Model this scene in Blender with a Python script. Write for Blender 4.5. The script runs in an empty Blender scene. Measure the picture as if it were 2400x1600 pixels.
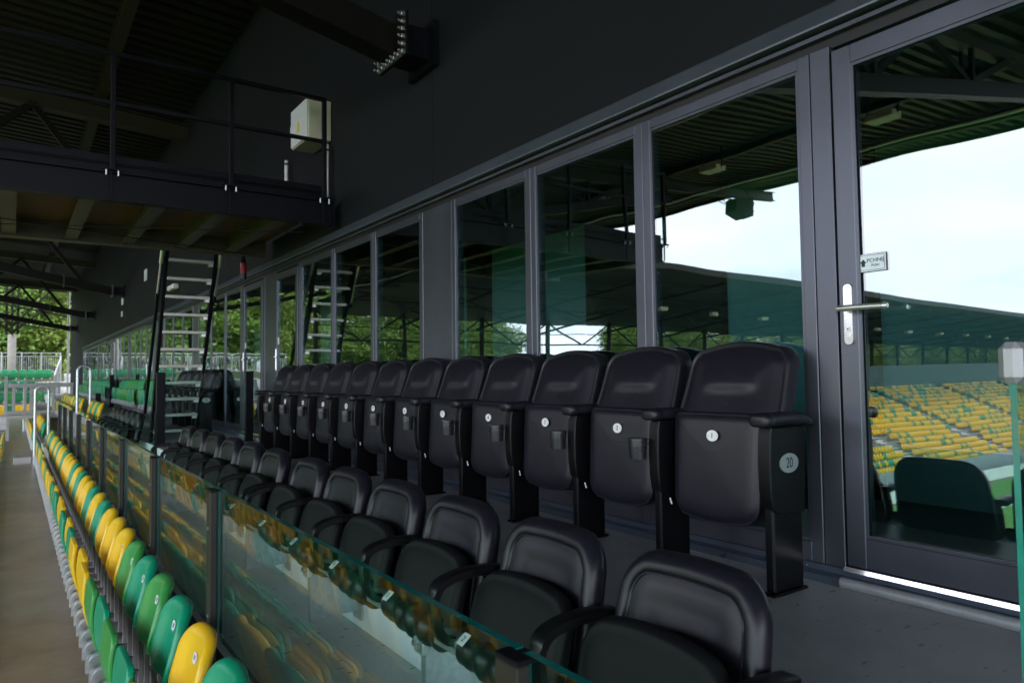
import bpy, math, random
from mathutils import Vector, Matrix
random.seed(7)
rad = math.radians
S = bpy.context.scene
COL = S.collection

# ------------------------------------------------------------------ camera
cam_d = bpy.data.cameras.new('camera'); cam = bpy.data.objects.new('camera', cam_d); COL.objects.link(cam)
S.camera = cam
YAW, PITCH, ROLL = 0.61521, 0.04458, -0.01284
fwd = Vector((math.sin(YAW)*math.cos(PITCH), math.cos(YAW)*math.cos(PITCH), math.sin(PITCH)))
rgt = fwd.cross(Vector((0, 0, 1))).normalized(); upv = rgt.cross(fwd)
r2 = rgt*math.cos(ROLL)+upv*math.sin(ROLL); u2 = upv*math.cos(ROLL)-rgt*math.sin(ROLL)
m = Matrix((r2, u2, -fwd)).transposed().to_4x4(); m.translation = (0, 0, .85)
cam.matrix_world = m
cam_d.sensor_width = 36; cam_d.sensor_fit = 'HORIZONTAL'; cam_d.lens = 24.81
cam_d.clip_start = .05; cam_d.clip_end = 3000
cam_d.dof.use_dof = True; cam_d.dof.focus_distance = 3.0; cam_d.dof.aperture_fstop = 5.0

# ------------------------------------------------------------------ sky, sun, exposure
W = bpy.data.worlds.new('World'); S.world = W; W.use_nodes = True
nt = W.node_tree; nt.nodes.clear()
o_ = nt.nodes.new('ShaderNodeOutputWorld'); bg = nt.nodes.new('ShaderNodeBackground')
sky = nt.nodes.new('ShaderNodeTexSky'); sky.sky_type = 'NISHITA'; sky.sun_disc = False
SUN_EL, SUN_AZ = rad(52), rad(215)      # azimuth measured clockwise from +Y
sky.sun_elevation = SUN_EL; sky.sun_rotation = SUN_AZ; sky.dust_density = 2.0; sky.ozone_density = 1.0
tc = nt.nodes.new('ShaderNodeTexCoord'); mp = nt.nodes.new('ShaderNodeMapping'); mp.inputs['Scale'].default_value = (1, 1, 3.2)
nz = nt.nodes.new('ShaderNodeTexNoise'); nz.inputs['Scale'].default_value = 2.1; nz.inputs['Detail'].default_value = 7; nz.inputs['Roughness'].default_value = .55
cr = nt.nodes.new('ShaderNodeValToRGB'); cr.color_ramp.elements[0].position = .24; cr.color_ramp.elements[1].position = .46
nz2 = nt.nodes.new('ShaderNodeTexNoise'); nz2.inputs['Scale'].default_value = 4.5; nz2.inputs['Detail'].default_value = 6
cr2 = nt.nodes.new('ShaderNodeValToRGB'); cr2.color_ramp.elements[0].position = .3; cr2.color_ramp.elements[1].position = .75
cr2.color_ramp.elements[0].color = (8.2, 8.6, 9.9, 1); cr2.color_ramp.elements[1].color = (10.4, 10.6, 11.6, 1)
mx = nt.nodes.new('ShaderNodeMixRGB')
L = nt.links.new
L(tc.outputs['Generated'], mp.inputs['Vector']); L(mp.outputs[0], nz.inputs['Vector']); L(mp.outputs[0], nz2.inputs['Vector'])
L(nz.outputs['Fac'], cr.inputs[0]); L(nz2.outputs['Fac'], cr2.inputs[0])
L(cr.outputs[0], mx.inputs[0]); L(sky.outputs[0], mx.inputs[1]); L(cr2.outputs[0], mx.inputs[2])
L(mx.outputs[0], bg.inputs[0]); bg.inputs[1].default_value = .12; L(bg.outputs[0], o_.inputs[0])
sd = bpy.data.lights.new('sun', 'SUN'); sun = bpy.data.objects.new('sun', sd); COL.objects.link(sun)
sd.energy = 1.3; sd.angle = rad(12); sd.color = (1, .95, .87)
sdir = Vector((math.sin(SUN_AZ)*math.cos(SUN_EL), math.cos(SUN_AZ)*math.cos(SUN_EL), math.sin(SUN_EL)))
sun.rotation_euler = sdir.to_track_quat('Z', 'Y').to_euler(); sun.location = (-30, -20, 60)
S.view_settings.view_transform = 'Standard'; S.view_settings.look = 'None'; S.view_settings.gamma = 1
S.view_settings.exposure = 2.0
S.render.engine = 'CYCLES'
cy = S.cycles
cy.use_denoising = True
try: cy.denoiser = 'OPENIMAGEDENOISE'
except Exception: pass
cy.max_bounces = 7; cy.diffuse_bounces = 3; cy.glossy_bounces = 4; cy.transmission_bounces = 4; cy.transparent_max_bounces = 18
cy.sample_clamp_indirect = 6; cy.caustics_reflective = False; cy.caustics_refractive = False

# ------------------------------------------------------------------ materials
MAT = {}
def pm(name, col, rough=.5, metal=0., nscale=8., namt=.12, bump=0., bscale=60., spec=.5, coat=0., rvar=.08, stretch=None):
    """painted / moulded / cast surface: base colour with mottled wear, varying gloss and fine relief"""
    M = bpy.data.materials.new(name); M.use_nodes = True; t = M.node_tree; b = t.nodes['Principled BSDF']
    b.inputs['Metallic'].default_value = metal; b.inputs['Specular IOR Level'].default_value = spec
    b.inputs['Coat Weight'].default_value = coat; b.inputs['Coat Roughness'].default_value = .12
    co = t.nodes.new('ShaderNodeTexCoord'); v = co.outputs['Object']
    if stretch:
        mm = t.nodes.new('ShaderNodeMapping'); mm.inputs['Scale'].default_value = stretch; t.links.new(v, mm.inputs[0]); v = mm.outputs[0]
    n = t.nodes.new('ShaderNodeTexNoise'); n.inputs['Scale'].default_value = nscale; n.inputs['Detail'].default_value = 6; n.inputs['Roughness'].default_value = .65
    t.links.new(v, n.inputs['Vector'])
    r = t.nodes.new('ShaderNodeValToRGB'); r.color_ramp.elements[0].position = .25; r.color_ramp.elements[1].position = .75
    r.color_ramp.elements[0].color = [c*(1-namt) for c in col]+[1]; r.color_ramp.elements[1].color = [min(1, c*(1+namt)) for c in col]+[1]
    t.links.new(n.outputs['Fac'], r.inputs[0]); t.links.new(r.outputs[0], b.inputs['Base Color'])
    q = t.nodes.new('ShaderNodeMapRange'); q.inputs['To Min'].default_value = max(.02, rough-rvar); q.inputs['To Max'].default_value = min(1, rough+rvar)
    t.links.new(n.outputs['Fac'], q.inputs['Value']); t.links.new(q.outputs[0], b.inputs['Roughness'])
    if bump:
        n2 = t.nodes.new('ShaderNodeTexNoise'); n2.inputs['Scale'].default_value = bscale; n2.inputs['Detail'].default_value = 4
        t.links.new(v, n2.inputs['Vector'])
        bp = t.nodes.new('ShaderNodeBump'); bp.inputs['Strength'].default_value = bump; bp.inputs['Distance'].default_value = .004
        t.links.new(n2.outputs['Fac'], bp.inputs['Height']); t.links.new(bp.outputs[0], b.inputs['Normal'])
    MAT[name] = M
    return M

def glass(name, tint, ior, wave=0., wscale=1.2, body=None, bodyf=0.):
    M = bpy.data.materials.new(name); M.use_nodes = True; t = M.node_tree; t.nodes.clear()
    out = t.nodes.new('ShaderNodeOutputMaterial'); mix = t.nodes.new('ShaderNodeMixShader'); fr = t.nodes.new('ShaderNodeFresnel')
    ge = t.nodes.new('ShaderNodeNewGeometry'); mr = t.nodes.new('ShaderNodeMapRange')   # same reflectance from both sides of a face
    mr.inputs['To Min'].default_value = ior; mr.inputs['To Max'].default_value = 1/ior
    t.links.new(ge.outputs['Backfacing'], mr.inputs['Value']); t.links.new(mr.outputs[0], fr.inputs['IOR'])
    tr = t.nodes.new('ShaderNodeBsdfTransparent'); tr.inputs[0].default_value = (*tint, 1)
    gl = t.nodes.new('ShaderNodeBsdfGlossy'); gl.inputs['Roughness'].default_value = 0.0; gl.inputs['Color'].default_value = (1, 1, 1, 1)
    if wave:
        co = t.nodes.new('ShaderNodeTexCoord'); oi = t.nodes.new('ShaderNodeObjectInfo')
        ad = t.nodes.new('ShaderNodeVectorMath'); ad.operation = 'ADD'
        sc = t.nodes.new('ShaderNodeVectorMath'); sc.operation = 'SCALE'; sc.inputs['Scale'].default_value = 31
        cb = t.nodes.new('ShaderNodeCombineXYZ'); t.links.new(oi.outputs['Random'], cb.inputs[0]); t.links.new(oi.outputs['Random'], cb.inputs[2])
        t.links.new(cb.outputs[0], sc.inputs[0]); t.links.new(co.outputs['Object'], ad.inputs[0]); t.links.new(sc.outputs[0], ad.inputs[1])
        n = t.nodes.new('ShaderNodeTexNoise'); n.inputs['Scale'].default_value = wscale; n.inputs['Detail'].default_value = 1.2
        t.links.new(ad.outputs[0], n.inputs['Vector'])
        bp = t.nodes.new('ShaderNodeBump'); bp.inputs['Strength'].default_value = 1; bp.inputs['Distance'].default_value = wave
        t.links.new(n.outputs['Fac'], bp.inputs['Height']); t.links.new(bp.outputs[0], gl.inputs['Normal'])
    src = tr.outputs[0]
    if body:
        df = t.nodes.new('ShaderNodeBsdfDiffuse'); df.inputs[0].default_value = (*body, 1)
        m2 = t.nodes.new('ShaderNodeMixShader'); m2.inputs[0].default_value = bodyf
        t.links.new(tr.outputs[0], m2.inputs[1]); t.links.new(df.outputs[0], m2.inputs[2]); src = m2.outputs[0]
    t.links.new(fr.outputs[0], mix.inputs[0]); t.links.new(src, mix.inputs[1]); t.links.new(gl.outputs[0], mix.inputs[2])
    t.links.new(mix.outputs[0], out.inputs[0]); MAT[name] = M
    return M

def concrete(name, a, b, rough=.75, stains=None, stretch=(1, 1, 1)):
    """trowelled concrete with soft blotches, pores and optional damp marks"""
    M = pm(name, a, rough, nscale=3.0, namt=.16, bump=.25, bscale=90, spec=.35, rvar=.14, stretch=stretch)
    t = M.node_tree; bs = t.nodes['Principled BSDF']
    co = t.nodes.new('ShaderNodeTexCoord'); n = t.nodes.new('ShaderNodeTexNoise'); n.inputs['Scale'].default_value = .9; n.inputs['Detail'].default_value = 8; n.inputs['Roughness'].default_value = .7
    t.links.new(co.outputs['Object'], n.inputs['Vector'])
    r = t.nodes.new('ShaderNodeValToRGB'); r.color_ramp.elements[0].position = .38; r.color_ramp.elements[1].position = .66
    t.links.new(n.outputs['Fac'], r.inputs[0])
    mix = t.nodes.new('ShaderNodeMixRGB'); mix.inputs[2].default_value = (*b, 1)
    old = bs.inputs['Base Color'].links[0].from_socket
    t.links.new(r.outputs[0], mix.inputs[0]); t.links.new(old, mix.inputs[1]); last = mix.outputs[0]
    if stains:
        mp_ = t.nodes.new('ShaderNodeMapping'); mp_.inputs['Scale'].default_value = (9, 22, 9); mp_.inputs['Rotation'].default_value = (0, 0, .5)
        v = t.nodes.new('ShaderNodeTexNoise'); v.inputs['Scale'].default_value = 1.6; v.inputs['Detail'].default_value = 2
        t.links.new(co.outputs['Object'], mp_.inputs[0]); t.links.new(mp_.outputs[0], v.inputs['Vector'])
        r3 = t.nodes.new('ShaderNodeValToRGB'); r3.color_ramp.elements[0].position = .66; r3.color_ramp.elements[1].position = .72
        t.links.new(v.outputs['Fac'], r3.inputs[0])
        m3 = t.nodes.new('ShaderNodeMixRGB'); m3.inputs[2].default_value = (*stains, 1)
        t.links.new(r3.outputs[0], m3.inputs[0]); t.links.new(last, m3.inputs[1]); last = m3.outputs[0]
    t.links.new(last, bs.inputs['Base Color'])
    return M

concrete('floor_upper', (.36, .375, .40), (.49, .505, .525), .40, stains=(.22, .23, .24))
concrete('floor_lower', (.44, .45, .45), (.54, .55, .54), .5, stains=(.10, .085, .06))
concrete('riser', (.72, .74, .76), (.80, .81, .82), .7)
concrete('walk', (.38, .315, .235), (.56, .50, .42), .33)
concrete('step_concrete', (.46, .46, .44), (.55, .55, .52), .7)
concrete('tier', (.20, .20, .195), (.27, .265, .25), .8)
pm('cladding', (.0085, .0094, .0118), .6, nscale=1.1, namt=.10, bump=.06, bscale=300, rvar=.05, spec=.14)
pm('frame', (.105, .112, .138), .36, .75, nscale=3, namt=.12, rvar=.08, spec=.2)
pm('cornice', (.105, .122, .155), .36, .6, nscale=2, namt=.12)
pm('gasket', (.006, .006, .007), .5)
pm('plinth', (.085, .11, .15), .30, .4, nscale=4, namt=.18)
pm('dark_steel', (.0055, .006, .009), .42, 0, nscale=5, namt=.2, spec=.12)
pm('truss_steel', (.006, .0056, .0045), .5, 0, nscale=4, namt=.2, spec=.14)
pm('roof_deck', (.010, .0085, .005), .45, 0, nscale=2, namt=.2, spec=.16)
pm('plywood', (.12, .075, .024), .6, nscale=6, namt=.25, stretch=(1, 6, 1))
pm('joist', (.060, .049, .027), .45, 0, nscale=5, namt=.2)
pm('galv', (.55, .58, .61), .36, .85, nscale=30, namt=.2, bump=.05, bscale=40, rvar=.12)
pm('alu', (.62, .62, .60), .34, .8, nscale=20, namt=.1, rvar=.1)
pm('bright_steel', (.80, .80, .82), .22, .85, nscale=20, namt=.06)
pm('leather', (.0105, .0102, .0160), .36, nscale=40, namt=.25, bump=.12, bscale=420, spec=.38, rvar=.06)
pm('black_plastic', (.006, .006, .0075), .32, nscale=20, namt=.2, bump=.05, bscale=500, spec=.35)
pm('black_panel', (.0035, .0035, .0048), .40, nscale=10, namt=.2, bump=.06, bscale=350, spec=.22)
pm('fabric_black', (.0065, .0072, .0085), .55, nscale=60, namt=.25, bump=.15, bscale=500, spec=.2)
pm('plate_white', (.82, .83, .85), .3, .1, nscale=20, namt=.04)
pm('plate_grey', (.42, .46, .50), .3, .5, nscale=20, namt=.06)
pm('ink', (.012, .012, .016), .5)
pm('ink_blue', (.03, .03, .16), .5)
pm('sign_blue_white', (.74, .80, .90), .35, nscale=20, namt=.03)
pm('yellow', (.80, .50, .012), .34, nscale=5, namt=.07, coat=.06, spec=.45, rvar=.08)
pm('teal', (.002, .29, .155), .34, nscale=5, namt=.09, coat=.06, rvar=.08)
pm('green', (.038, .29, .065), .34, nscale=5, namt=.09, coat=.06, rvar=.08)
pm('far_green', (.012, .22, .085), .35, nscale=6, namt=.1)
pm('box_cream', (.60, .56, .44), .45, nscale=6, namt=.05)
pm('pipe_white', (.72, .72, .70), .4, nscale=6, namt=.05)
pm('warn_yellow', (.85, .62, .02), .4)
pm('red_lens', (.30, .008, .012), .2, coat=.5)
pm('rust_red', (.12, .03, .015), .6, nscale=9, namt=.3)
pm('glass_edge', (.004, .20, .18), .12, nscale=30, namt=.15, coat=.6, rvar=.04)
pm('grass', (.055, .17, .025), .9, nscale=.25, namt=.3, bump=.3, bscale=30)
pm('pitch_line', (.7, .72, .68), .8)
pm('back_wall_green', (.012, .085, .065), .5, nscale=1, namt=.15)
pm('interior_wall', (.38, .43, .42), .8, nscale=1, namt=.06)
pm('interior_dark', (.035, .026, .022), .6, nscale=2, namt=.2)
pm('interior_floor', (.12, .11, .10), .5, nscale=2, namt=.2)
pm('frame_light', (.36, .37, .39), .45, .3, nscale=14, namt=.15)
pm('tread_alu', (.42, .41, .37), .4, .6, nscale=20, namt=.12)
pm('purlin', (.030, .026, .015), .5, 0, nscale=6, namt=.2, spec=.2)
pm('cup_plastic', (.016, .016, .022), .28, nscale=20, namt=.15, spec=.6)
pm('polished', (.88, .88, .90), .12, 1.0, nscale=30, namt=.03, rvar=.03)
pm('post_brown', (.024, .0215, .020), .4, 0, nscale=6, namt=.15, spec=.3)
pm('frame_grey', (.22, .22, .23), .42, .4, nscale=14, namt=.2)
pm('bark', (.07, .055, .04), .85, nscale=9, namt=.35, bump=.6, bscale=14, stretch=(1, 1, .25))
pm('earth', (.10, .12, .06), .95, nscale=.08, namt=.35)
pm('speaker', (.02, .022, .024), .5)
glass('facade_glass', (.58, .80, .80), 2.35, wave=.0028, wscale=1.3)
glass('barrier_glass', (.87, .96, .935), 1.32, wave=.0006, wscale=2.0)

def leafmat(name, c1, c2):
    M = bpy.data.materials.new(name); M.use_nodes = True; t = M.node_tree; b = t.nodes['Principled BSDF']
    co = t.nodes.new('ShaderNodeTexCoord'); n = t.nodes.new('ShaderNodeTexNoise'); n.inputs['Scale'].default_value = .9; n.inputs['Detail'].default_value = 5
    t.links.new(co.outputs['Object'], n.inputs['Vector'])
    r = t.nodes.new('ShaderNodeValToRGB'); r.color_ramp.elements[0].position = .3; r.color_ramp.elements[1].position = .7
    r.color_ramp.elements[0].color = (*c1, 1); r.color_ramp.elements[1].color = (*c2, 1)
    t.links.new(n.outputs['Fac'], r.inputs[0]); t.links.new(r.outputs[0], b.inputs['Base Color']); b.inputs['Roughness'].default_value = .55
    ts = t.nodes.new('ShaderNodeBsdfTranslucent'); t.links.new(r.outputs[0], ts.inputs[0])
    mi = t.nodes.new('ShaderNodeMixShader'); mi.inputs[0].default_value = .35
    out = [x for x in t.nodes if x.type == 'OUTPUT_MATERIAL'][0]
    t.links.new(b.outputs[0], mi.inputs[1]); t.links.new(ts.outputs[0], mi.inputs[2]); t.links.new(mi.outputs[0], out.inputs[0]); MAT[name] = M
leafmat('leaf_a', (.07, .14, .018), (.17, .27, .035)); leafmat('leaf_b', (.06, .13, .02), (.14, .24, .04)); leafmat('leaf_c', (.09, .15, .02), (.20, .28, .05))

# ------------------------------------------------------------------ mesh helpers
class MB:
    """collects shapes, then makes ONE mesh object"""
    def __init__(s): s.v = []; s.f = []; s.mi = []
    def add(s, vs, fs, mi=0):
        o = len(s.v); s.v += [tuple(p) for p in vs]; s.f += [tuple(i+o for i in f) for f in fs]; s.mi += [mi]*len(fs); return s
    def box(s, x0, x1, y0, y1, z0, z1, mi=0):
        return s.add([(x0,y0,z0),(x1,y0,z0),(x1,y1,z0),(x0,y1,z0),(x0,y0,z1),(x1,y0,z1),(x1,y1,z1),(x0,y1,z1)],
                     [(0,3,2,1),(4,5,6,7),(0,1,5,4),(1,2,6,5),(2,3,7,6),(3,0,4,7)], mi)
    def bevbox(s, x0, x1, y0, y1, z0, z1, b=.006, mi=0):
        # box with chamfered edges (three crossing slabs hulled by hand)
        X, Y, Z = (x0, x1), (y0, y1), (z0, z1); vs = []; idx = {}
        for i in (0, 1):
            for j in (0, 1):
                for k in (0, 1):
                    sx, sy, sz = (1, -1)[i], (1, -1)[j], (1, -1)[k]
                    for a in range(3):
                        p = [X[i]+sx*b, Y[j]+sy*b, Z[k]+sz*b]; p[a] = (X[i], Y[j], Z[k])[a]
                        idx[(i, j, k, a)] = len(vs); vs.append(p)
        fs = []
        for a in range(3):
            o = [c for c in range(3) if c != a]
            for e in (0, 1):
                q = []
                for (p, r) in ((0, 0), (1, 0), (1, 1), (0, 1)):
                    c = [0, 0, 0]; c[a] = e; c[o[0]] = p; c[o[1]] = r; q.append(idx[(*c, a)])
                fs.append(q)
            for p in (0, 1):
                for r in (0, 1):
                    c0 = [0, 0, 0]; c0[a] = 0; c0[o[0]] = p; c0[o[1]] = r; c1 = list(c0); c1[a] = 1
                    fs.append([idx[(*c0, o[0])], idx[(*c1, o[0])], idx[(*c1, o[1])], idx[(*c0, o[1])]])
        for i in (0, 1):
            for j in (0, 1):
                for k in (0, 1): fs.append([idx[(i, j, k, a)] for a in range(3)])
        return s.add(vs, fs, mi)
    def bar(s, a, b, w, h=None, up=(0, 0, 1), mi=0):
        h = h or w; a = Vector(a); b = Vector(b); d = (b-a).normalized(); u = Vector(up)
        if abs(d.dot(u)) > .98: u = Vector((1, 0, 0))
        r = d.cross(u).normalized(); u = r.cross(d); vs = []
        for p in (a, b):
            for (i, j) in ((-1, -1), (1, -1), (1, 1), (-1, 1)): vs.append(p+r*(i*w/2)+u*(j*h/2))
        return s.add(vs, [(0,1,2,3),(7,6,5,4),(0,4,5,1),(1,5,6,2),(2,6,7,3),(3,7,4,0)], mi)
    def tube(s, pts, rr, n=10, mi=0, cap=True):
        pts = [Vector(p) for p in pts]; rs = rr if isinstance(rr, (list, tuple)) else [rr]*len(pts); rings = []; ref = None; vs = []; fs = []
        for i, p in enumerate(pts):
            d = (pts[min(i+1, len(pts)-1)]-pts[max(i-1, 0)]).normalized()
            if ref is None:
                ref = Vector((0, 0, 1)) if abs(d.z) < .9 else Vector((1, 0, 0))
            a = d.cross(ref).normalized(); ref = a.cross(d)
            for k in range(n):
                t = 2*math.pi*k/n; vs.append(p+(a*math.cos(t)+ref*math.sin(t))*rs[i])
        for i in range(len(pts)-1):
            for k in range(n): fs.append((i*n+k, i*n+(k+1) % n, (i+1)*n+(k+1) % n, (i+1)*n+k))
        if cap: fs += [tuple(range(n))[::-1], tuple((len(pts)-1)*n+k for k in range(n))]
        return s.add(vs, fs, mi)
    def prism(s, poly, f0, f1, mi=0):
        """poly: 2D outline; f0/f1 map (u,v) to 3D on the two faces"""
        n = len(poly); vs = [f0(*p) for p in poly]+[f1(*p) for p in poly]
        return s.add(vs, [tuple(range(n))[::-1], tuple(range(n, 2*n))]+[(i, (i+1) % n, n+(i+1) % n, n+i) for i in range(n)], mi)
    def pillow(s, outline, rings, fn, mi=0, back=None, hf=None):
        """outline (u,v); rings [(inset metres or ('s',scale), height)]; fn(u,v,h)->xyz; hf(u,v) adds height inside"""
        n = len(outline); cu = sum(p[0] for p in outline)/n; cv = sum(p[1] for p in outline)/n
        nor = []
        for i in range(n):
            a = outline[i-1]; b = outline[(i+1) % n]; dx, dy = b[0]-a[0], b[1]-a[1]; l = math.hypot(dx, dy) or 1
            nx, ny = -dy/l, dx/l
            if nx*(cu-outline[i][0])+ny*(cv-outline[i][1]) < 0: nx, ny = -nx, -ny
            nor.append((nx, ny))
        vs = []; last = None
        for ins, h in rings:
            if isinstance(ins, tuple):
                ring = [(cu+(p[0]-cu)*ins[1], cv+(p[1]-cv)*ins[1]) for p in last_off]
            else:
                ring = [(p[0]+q[0]*ins, p[1]+q[1]*ins) for p, q in zip(outline, nor)]; last_off = ring
            vs += [fn(u, v, h+(hf(u, v) if hf and (isinstance(ins, tuple)) else 0)) for u, v in ring]
        R = len(rings); fs = []
        for i in range(R-1):
            for k in range(n): fs.append((i*n+k, i*n+(k+1) % n, (i+1)*n+(k+1) % n, (i+1)*n+k))
        fs.append(tuple((R-1)*n+k for k in range(n)))
        if back is not None:
            fs.append(tuple(range(n))[::-1])
        return s.add(vs, fs, mi)
    def mesh(s, name, mats, smooth=False, angle=40):
        me = bpy.data.meshes.new(name); me.from_pydata(s.v, [], s.f)
        for mm_ in (mats if isinstance(mats, (list, tuple)) else [mats]): me.materials.append(MAT[mm_] if isinstance(mm_, str) else mm_)
        if any(s.mi): me.polygons.foreach_set('material_index', s.mi)
        import bmesh
        bm = bmesh.new(); bm.from_mesh(me); bmesh.ops.recalc_face_normals(bm, faces=bm.faces)
        if smooth:
            lim = rad(angle)
            for f in bm.faces: f.smooth = True
            for e in bm.edges:
                if len(e.link_faces) == 2 and e.calc_face_angle(0) > lim: e.smooth = False
        bm.to_mesh(me); bm.free()
        me.update(); return me
    def build(s, name, mats, parent=None, smooth=False, angle=40):
        o = bpy.data.objects.new(name, s.mesh(name, mats, smooth, angle)); COL.objects.link(o); o.parent = parent; return o

def tag(o, label, cat, group=None, kind=None):
    if label: o['label'] = label
    if cat: o['category'] = cat
    if group: o['group'] = group
    if kind: o['kind'] = kind
    return o
def thing(name, label, cat, loc=(0, 0, 0), group=None, rz=0):
    o = bpy.data.objects.new(name, None); COL.objects.link(o); o.location = loc; o.rotation_euler = (0, 0, rz); o.empty_display_size = .1
    return tag(o, label, cat, group)
def struct(o): o['kind'] = 'structure'; return o
def link(name, me, parent, loc=None):
    o = bpy.data.objects.new(name, me); COL.objects.link(o); o.parent = parent
    if loc: o.location = loc
    return o
def text(name, body, size, loc, right, up, mat, parent=None, squeeze=1.0):
    c = bpy.data.curves.new(name, 'FONT'); c.body = body; c.size = size; c.align_x = 'CENTER'; c.align_y = 'CENTER'; c.extrude = .0004
    c.space_character = 1.0; c.materials.append(MAT[mat])
    tmp = bpy.data.objects.new('tmp', c); COL.objects.link(tmp); dg = bpy.context.evaluated_depsgraph_get(); me = bpy.data.meshes.new_from_object(tmp.evaluated_get(dg))
    COL.objects.unlink(tmp); bpy.data.objects.remove(tmp)
    o = bpy.data.objects.new(name, me); COL.objects.link(o); o.parent = parent
    r = Vector(right).normalized(); u = Vector(up).normalized(); mm_ = Matrix((r, u, r.cross(u))).transposed().to_4x4(); mm_.translation = loc
    o.matrix_local = mm_ @ Matrix.Diagonal((squeeze, 1, 1, 1)); return o
def rrect(w, h, r, n=6, cx=0, cy=0):
    pts = []
    for (sx, sy, a0) in ((1, 1, 0), (-1, 1, 90), (-1, -1, 180), (1, -1, 270)):
        for k in range(n+1):
            a = rad(a0+90*k/n); pts.append((cx+sx*(w/2-r)+r*math.cos(a), cy+sy*(h/2-r)+r*math.sin(a)))
    return pts
def oval(w, h, n=28): return [(w/2*math.cos(2*math.pi*k/n), h/2*math.sin(2*math.pi*k/n)) for k in range(n)]
def densify(poly, step=.02):
    out = []
    for i, a in enumerate(poly):
        b = poly[(i+1) % len(poly)]; l = math.dist(a, b); k = max(1, int(l/step))
        out += [(a[0]+(b[0]-a[0])*j/k, a[1]+(b[1]-a[1])*j/k) for j in range(k)]
    return out
_ONES = 'zeroth first second third fourth fifth sixth seventh eighth ninth tenth eleventh twelfth thirteenth fourteenth fifteenth sixteenth seventeenth eighteenth nineteenth'.split()
def ordn(n):
    if n < 20: return _ONES[n]
    t = {2: 'twent', 3: 'thirt', 4: 'fort', 5: 'fift', 6: 'sixt'}[n//10]
    return t+'ieth' if n % 10 == 0 else t+'y-'+_ONES[n % 10]

XW = 2.676        # face of the window frames
YEND = 48.0       # far end of the building
# ================================================================== THE SETTING
struct(MB().box(1.45, 7.5, -6, YEND, -.30, 0).build('upper_floor', 'floor_upper'))
struct(MB().box(.70, 1.4495, -6, 18.2, -.62, -.42).build('lower_floor', 'floor_lower'))
struct(MB().box(1.4495, 1.52, -6, 18.2, -.62, -.004).build('riser_wall', 'riser'))
struct(MB().box(-.20, .76, -6, 46, -1.25, -1.0).build('walkway', 'walk'))
struct(MB().box(.70, .76, -6, 18.2, -1.0, -.625).build('tier_edge', 'tier'))
# tiers of the far half, past the stair aisle
struct(MB().box(.72, 1.4495, 19.9, 46, -.62, -.42).build('far_tier', 'tier'))
struct(MB().box(1.4495, 1.52, 18.2, 46, -.62, -.004).build('far_riser_wall', 'riser'))
# lower bowl, stepping down to the pitch
lb = MB()
for k in range(19):
    x1 = -.20-.85*k; z = -1.75-.40*k
    lb.box(x1-.85, x1-.0005, -40, 44, z-.6, z)
struct(lb.build('lower_bowl', 'tier'))
lbs = {c: MB() for c in ('yellow', 'teal')}
for k in range(1, 18):
    x = -.20-.85*k-.38; z = -1.75-.40*k; y = -8.0
    while y < 43:
        y += .47
        if any(abs(y-q) < .7 for q in (-4, 19.1, 33)): continue
        lbs['teal' if random.random() < .3 else 'yellow'].add([(x, y-.19, z+.42), (x, y+.19, z+.42), (x+.09, y+.18, z+.80), (x+.09, y-.18, z+.80), (x+.05, y-.19, z+.42), (x+.05, y+.19, z+.42), (x+.13, y+.18, z+.80), (x+.13, y-.18, z+.80),
            (x-.08, y-.19, z+.26), (x-.08, y+.19, z+.26), (x-.12, y+.19, z+.62), (x-.12, y-.19, z+.62)], [(0, 1, 2, 3), (5, 4, 7, 6), (3, 2, 6, 7), (0, 3, 7, 4), (1, 5, 6, 2), (8, 9, 10, 11)])
for c in lbs: tag(lbs[c].build('lower_bowl_seats', c), 'rows of %s plastic seats stepping down to the pitch' % c.replace('teal', 'blue-green'), 'seats', None, 'stuff')
struct(MB().add([(-260, -160, -9.42), (260, -160, -9.42), (260, 320, -9.42), (-260, 320, -9.42)], [(0, 1, 2, 3)]).build('ground', 'earth'))
struct(MB().add([(-84, -90, -9.4), (-18, -90, -9.4), (-18, 27, -9.4), (-84, 27, -9.4)], [(0, 1, 2, 3)]).build('pitch', 'grass'))
pl = MB()
def pline(x0, x1, y0, y1): pl.add([(x0, y0, -9.394), (x1, y0, -9.394), (x1, y1, -9.394), (x0, y1, -9.394)], [(0, 1, 2, 3)])
pline(-82, -20, 22, 22.12); pline(-82, -81.88, -90, 22); pline(-20.12, -20, -90, 22); pline(-71, -31, 5.5, 5.62); pline(-71, -70.88, 5.5, 22); pline(-31.12, -31, 5.5, 22)
struct(pl.build('pitch_markings', 'pitch_line'))

# ------------------------------------------------------------------ grandstand building
bld = thing('grandstand_building', 'dark grey stadium building with a long row of full-height windows', 'building', (XW, 0, 0))
def B(mb, name, mat, parent=bld, **k):
    mb.v = [(x-XW, y, z) for x, y, z in mb.v]; return mb.build(name, mat, parent, **k)
edges = [-6, -1.1, 4.863, 10.83, 16.8, 22.77, 28.74, 34.7, 40.7, YEND]
for a, b in zip(edges, edges[1:]):
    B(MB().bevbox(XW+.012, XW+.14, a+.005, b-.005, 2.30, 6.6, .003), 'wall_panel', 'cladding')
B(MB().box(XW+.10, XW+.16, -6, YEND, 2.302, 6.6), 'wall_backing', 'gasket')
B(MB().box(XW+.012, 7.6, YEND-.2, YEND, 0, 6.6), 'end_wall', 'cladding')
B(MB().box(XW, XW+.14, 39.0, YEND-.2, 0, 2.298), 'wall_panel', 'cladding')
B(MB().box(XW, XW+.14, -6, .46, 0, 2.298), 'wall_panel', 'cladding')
co_ = MB()
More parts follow.
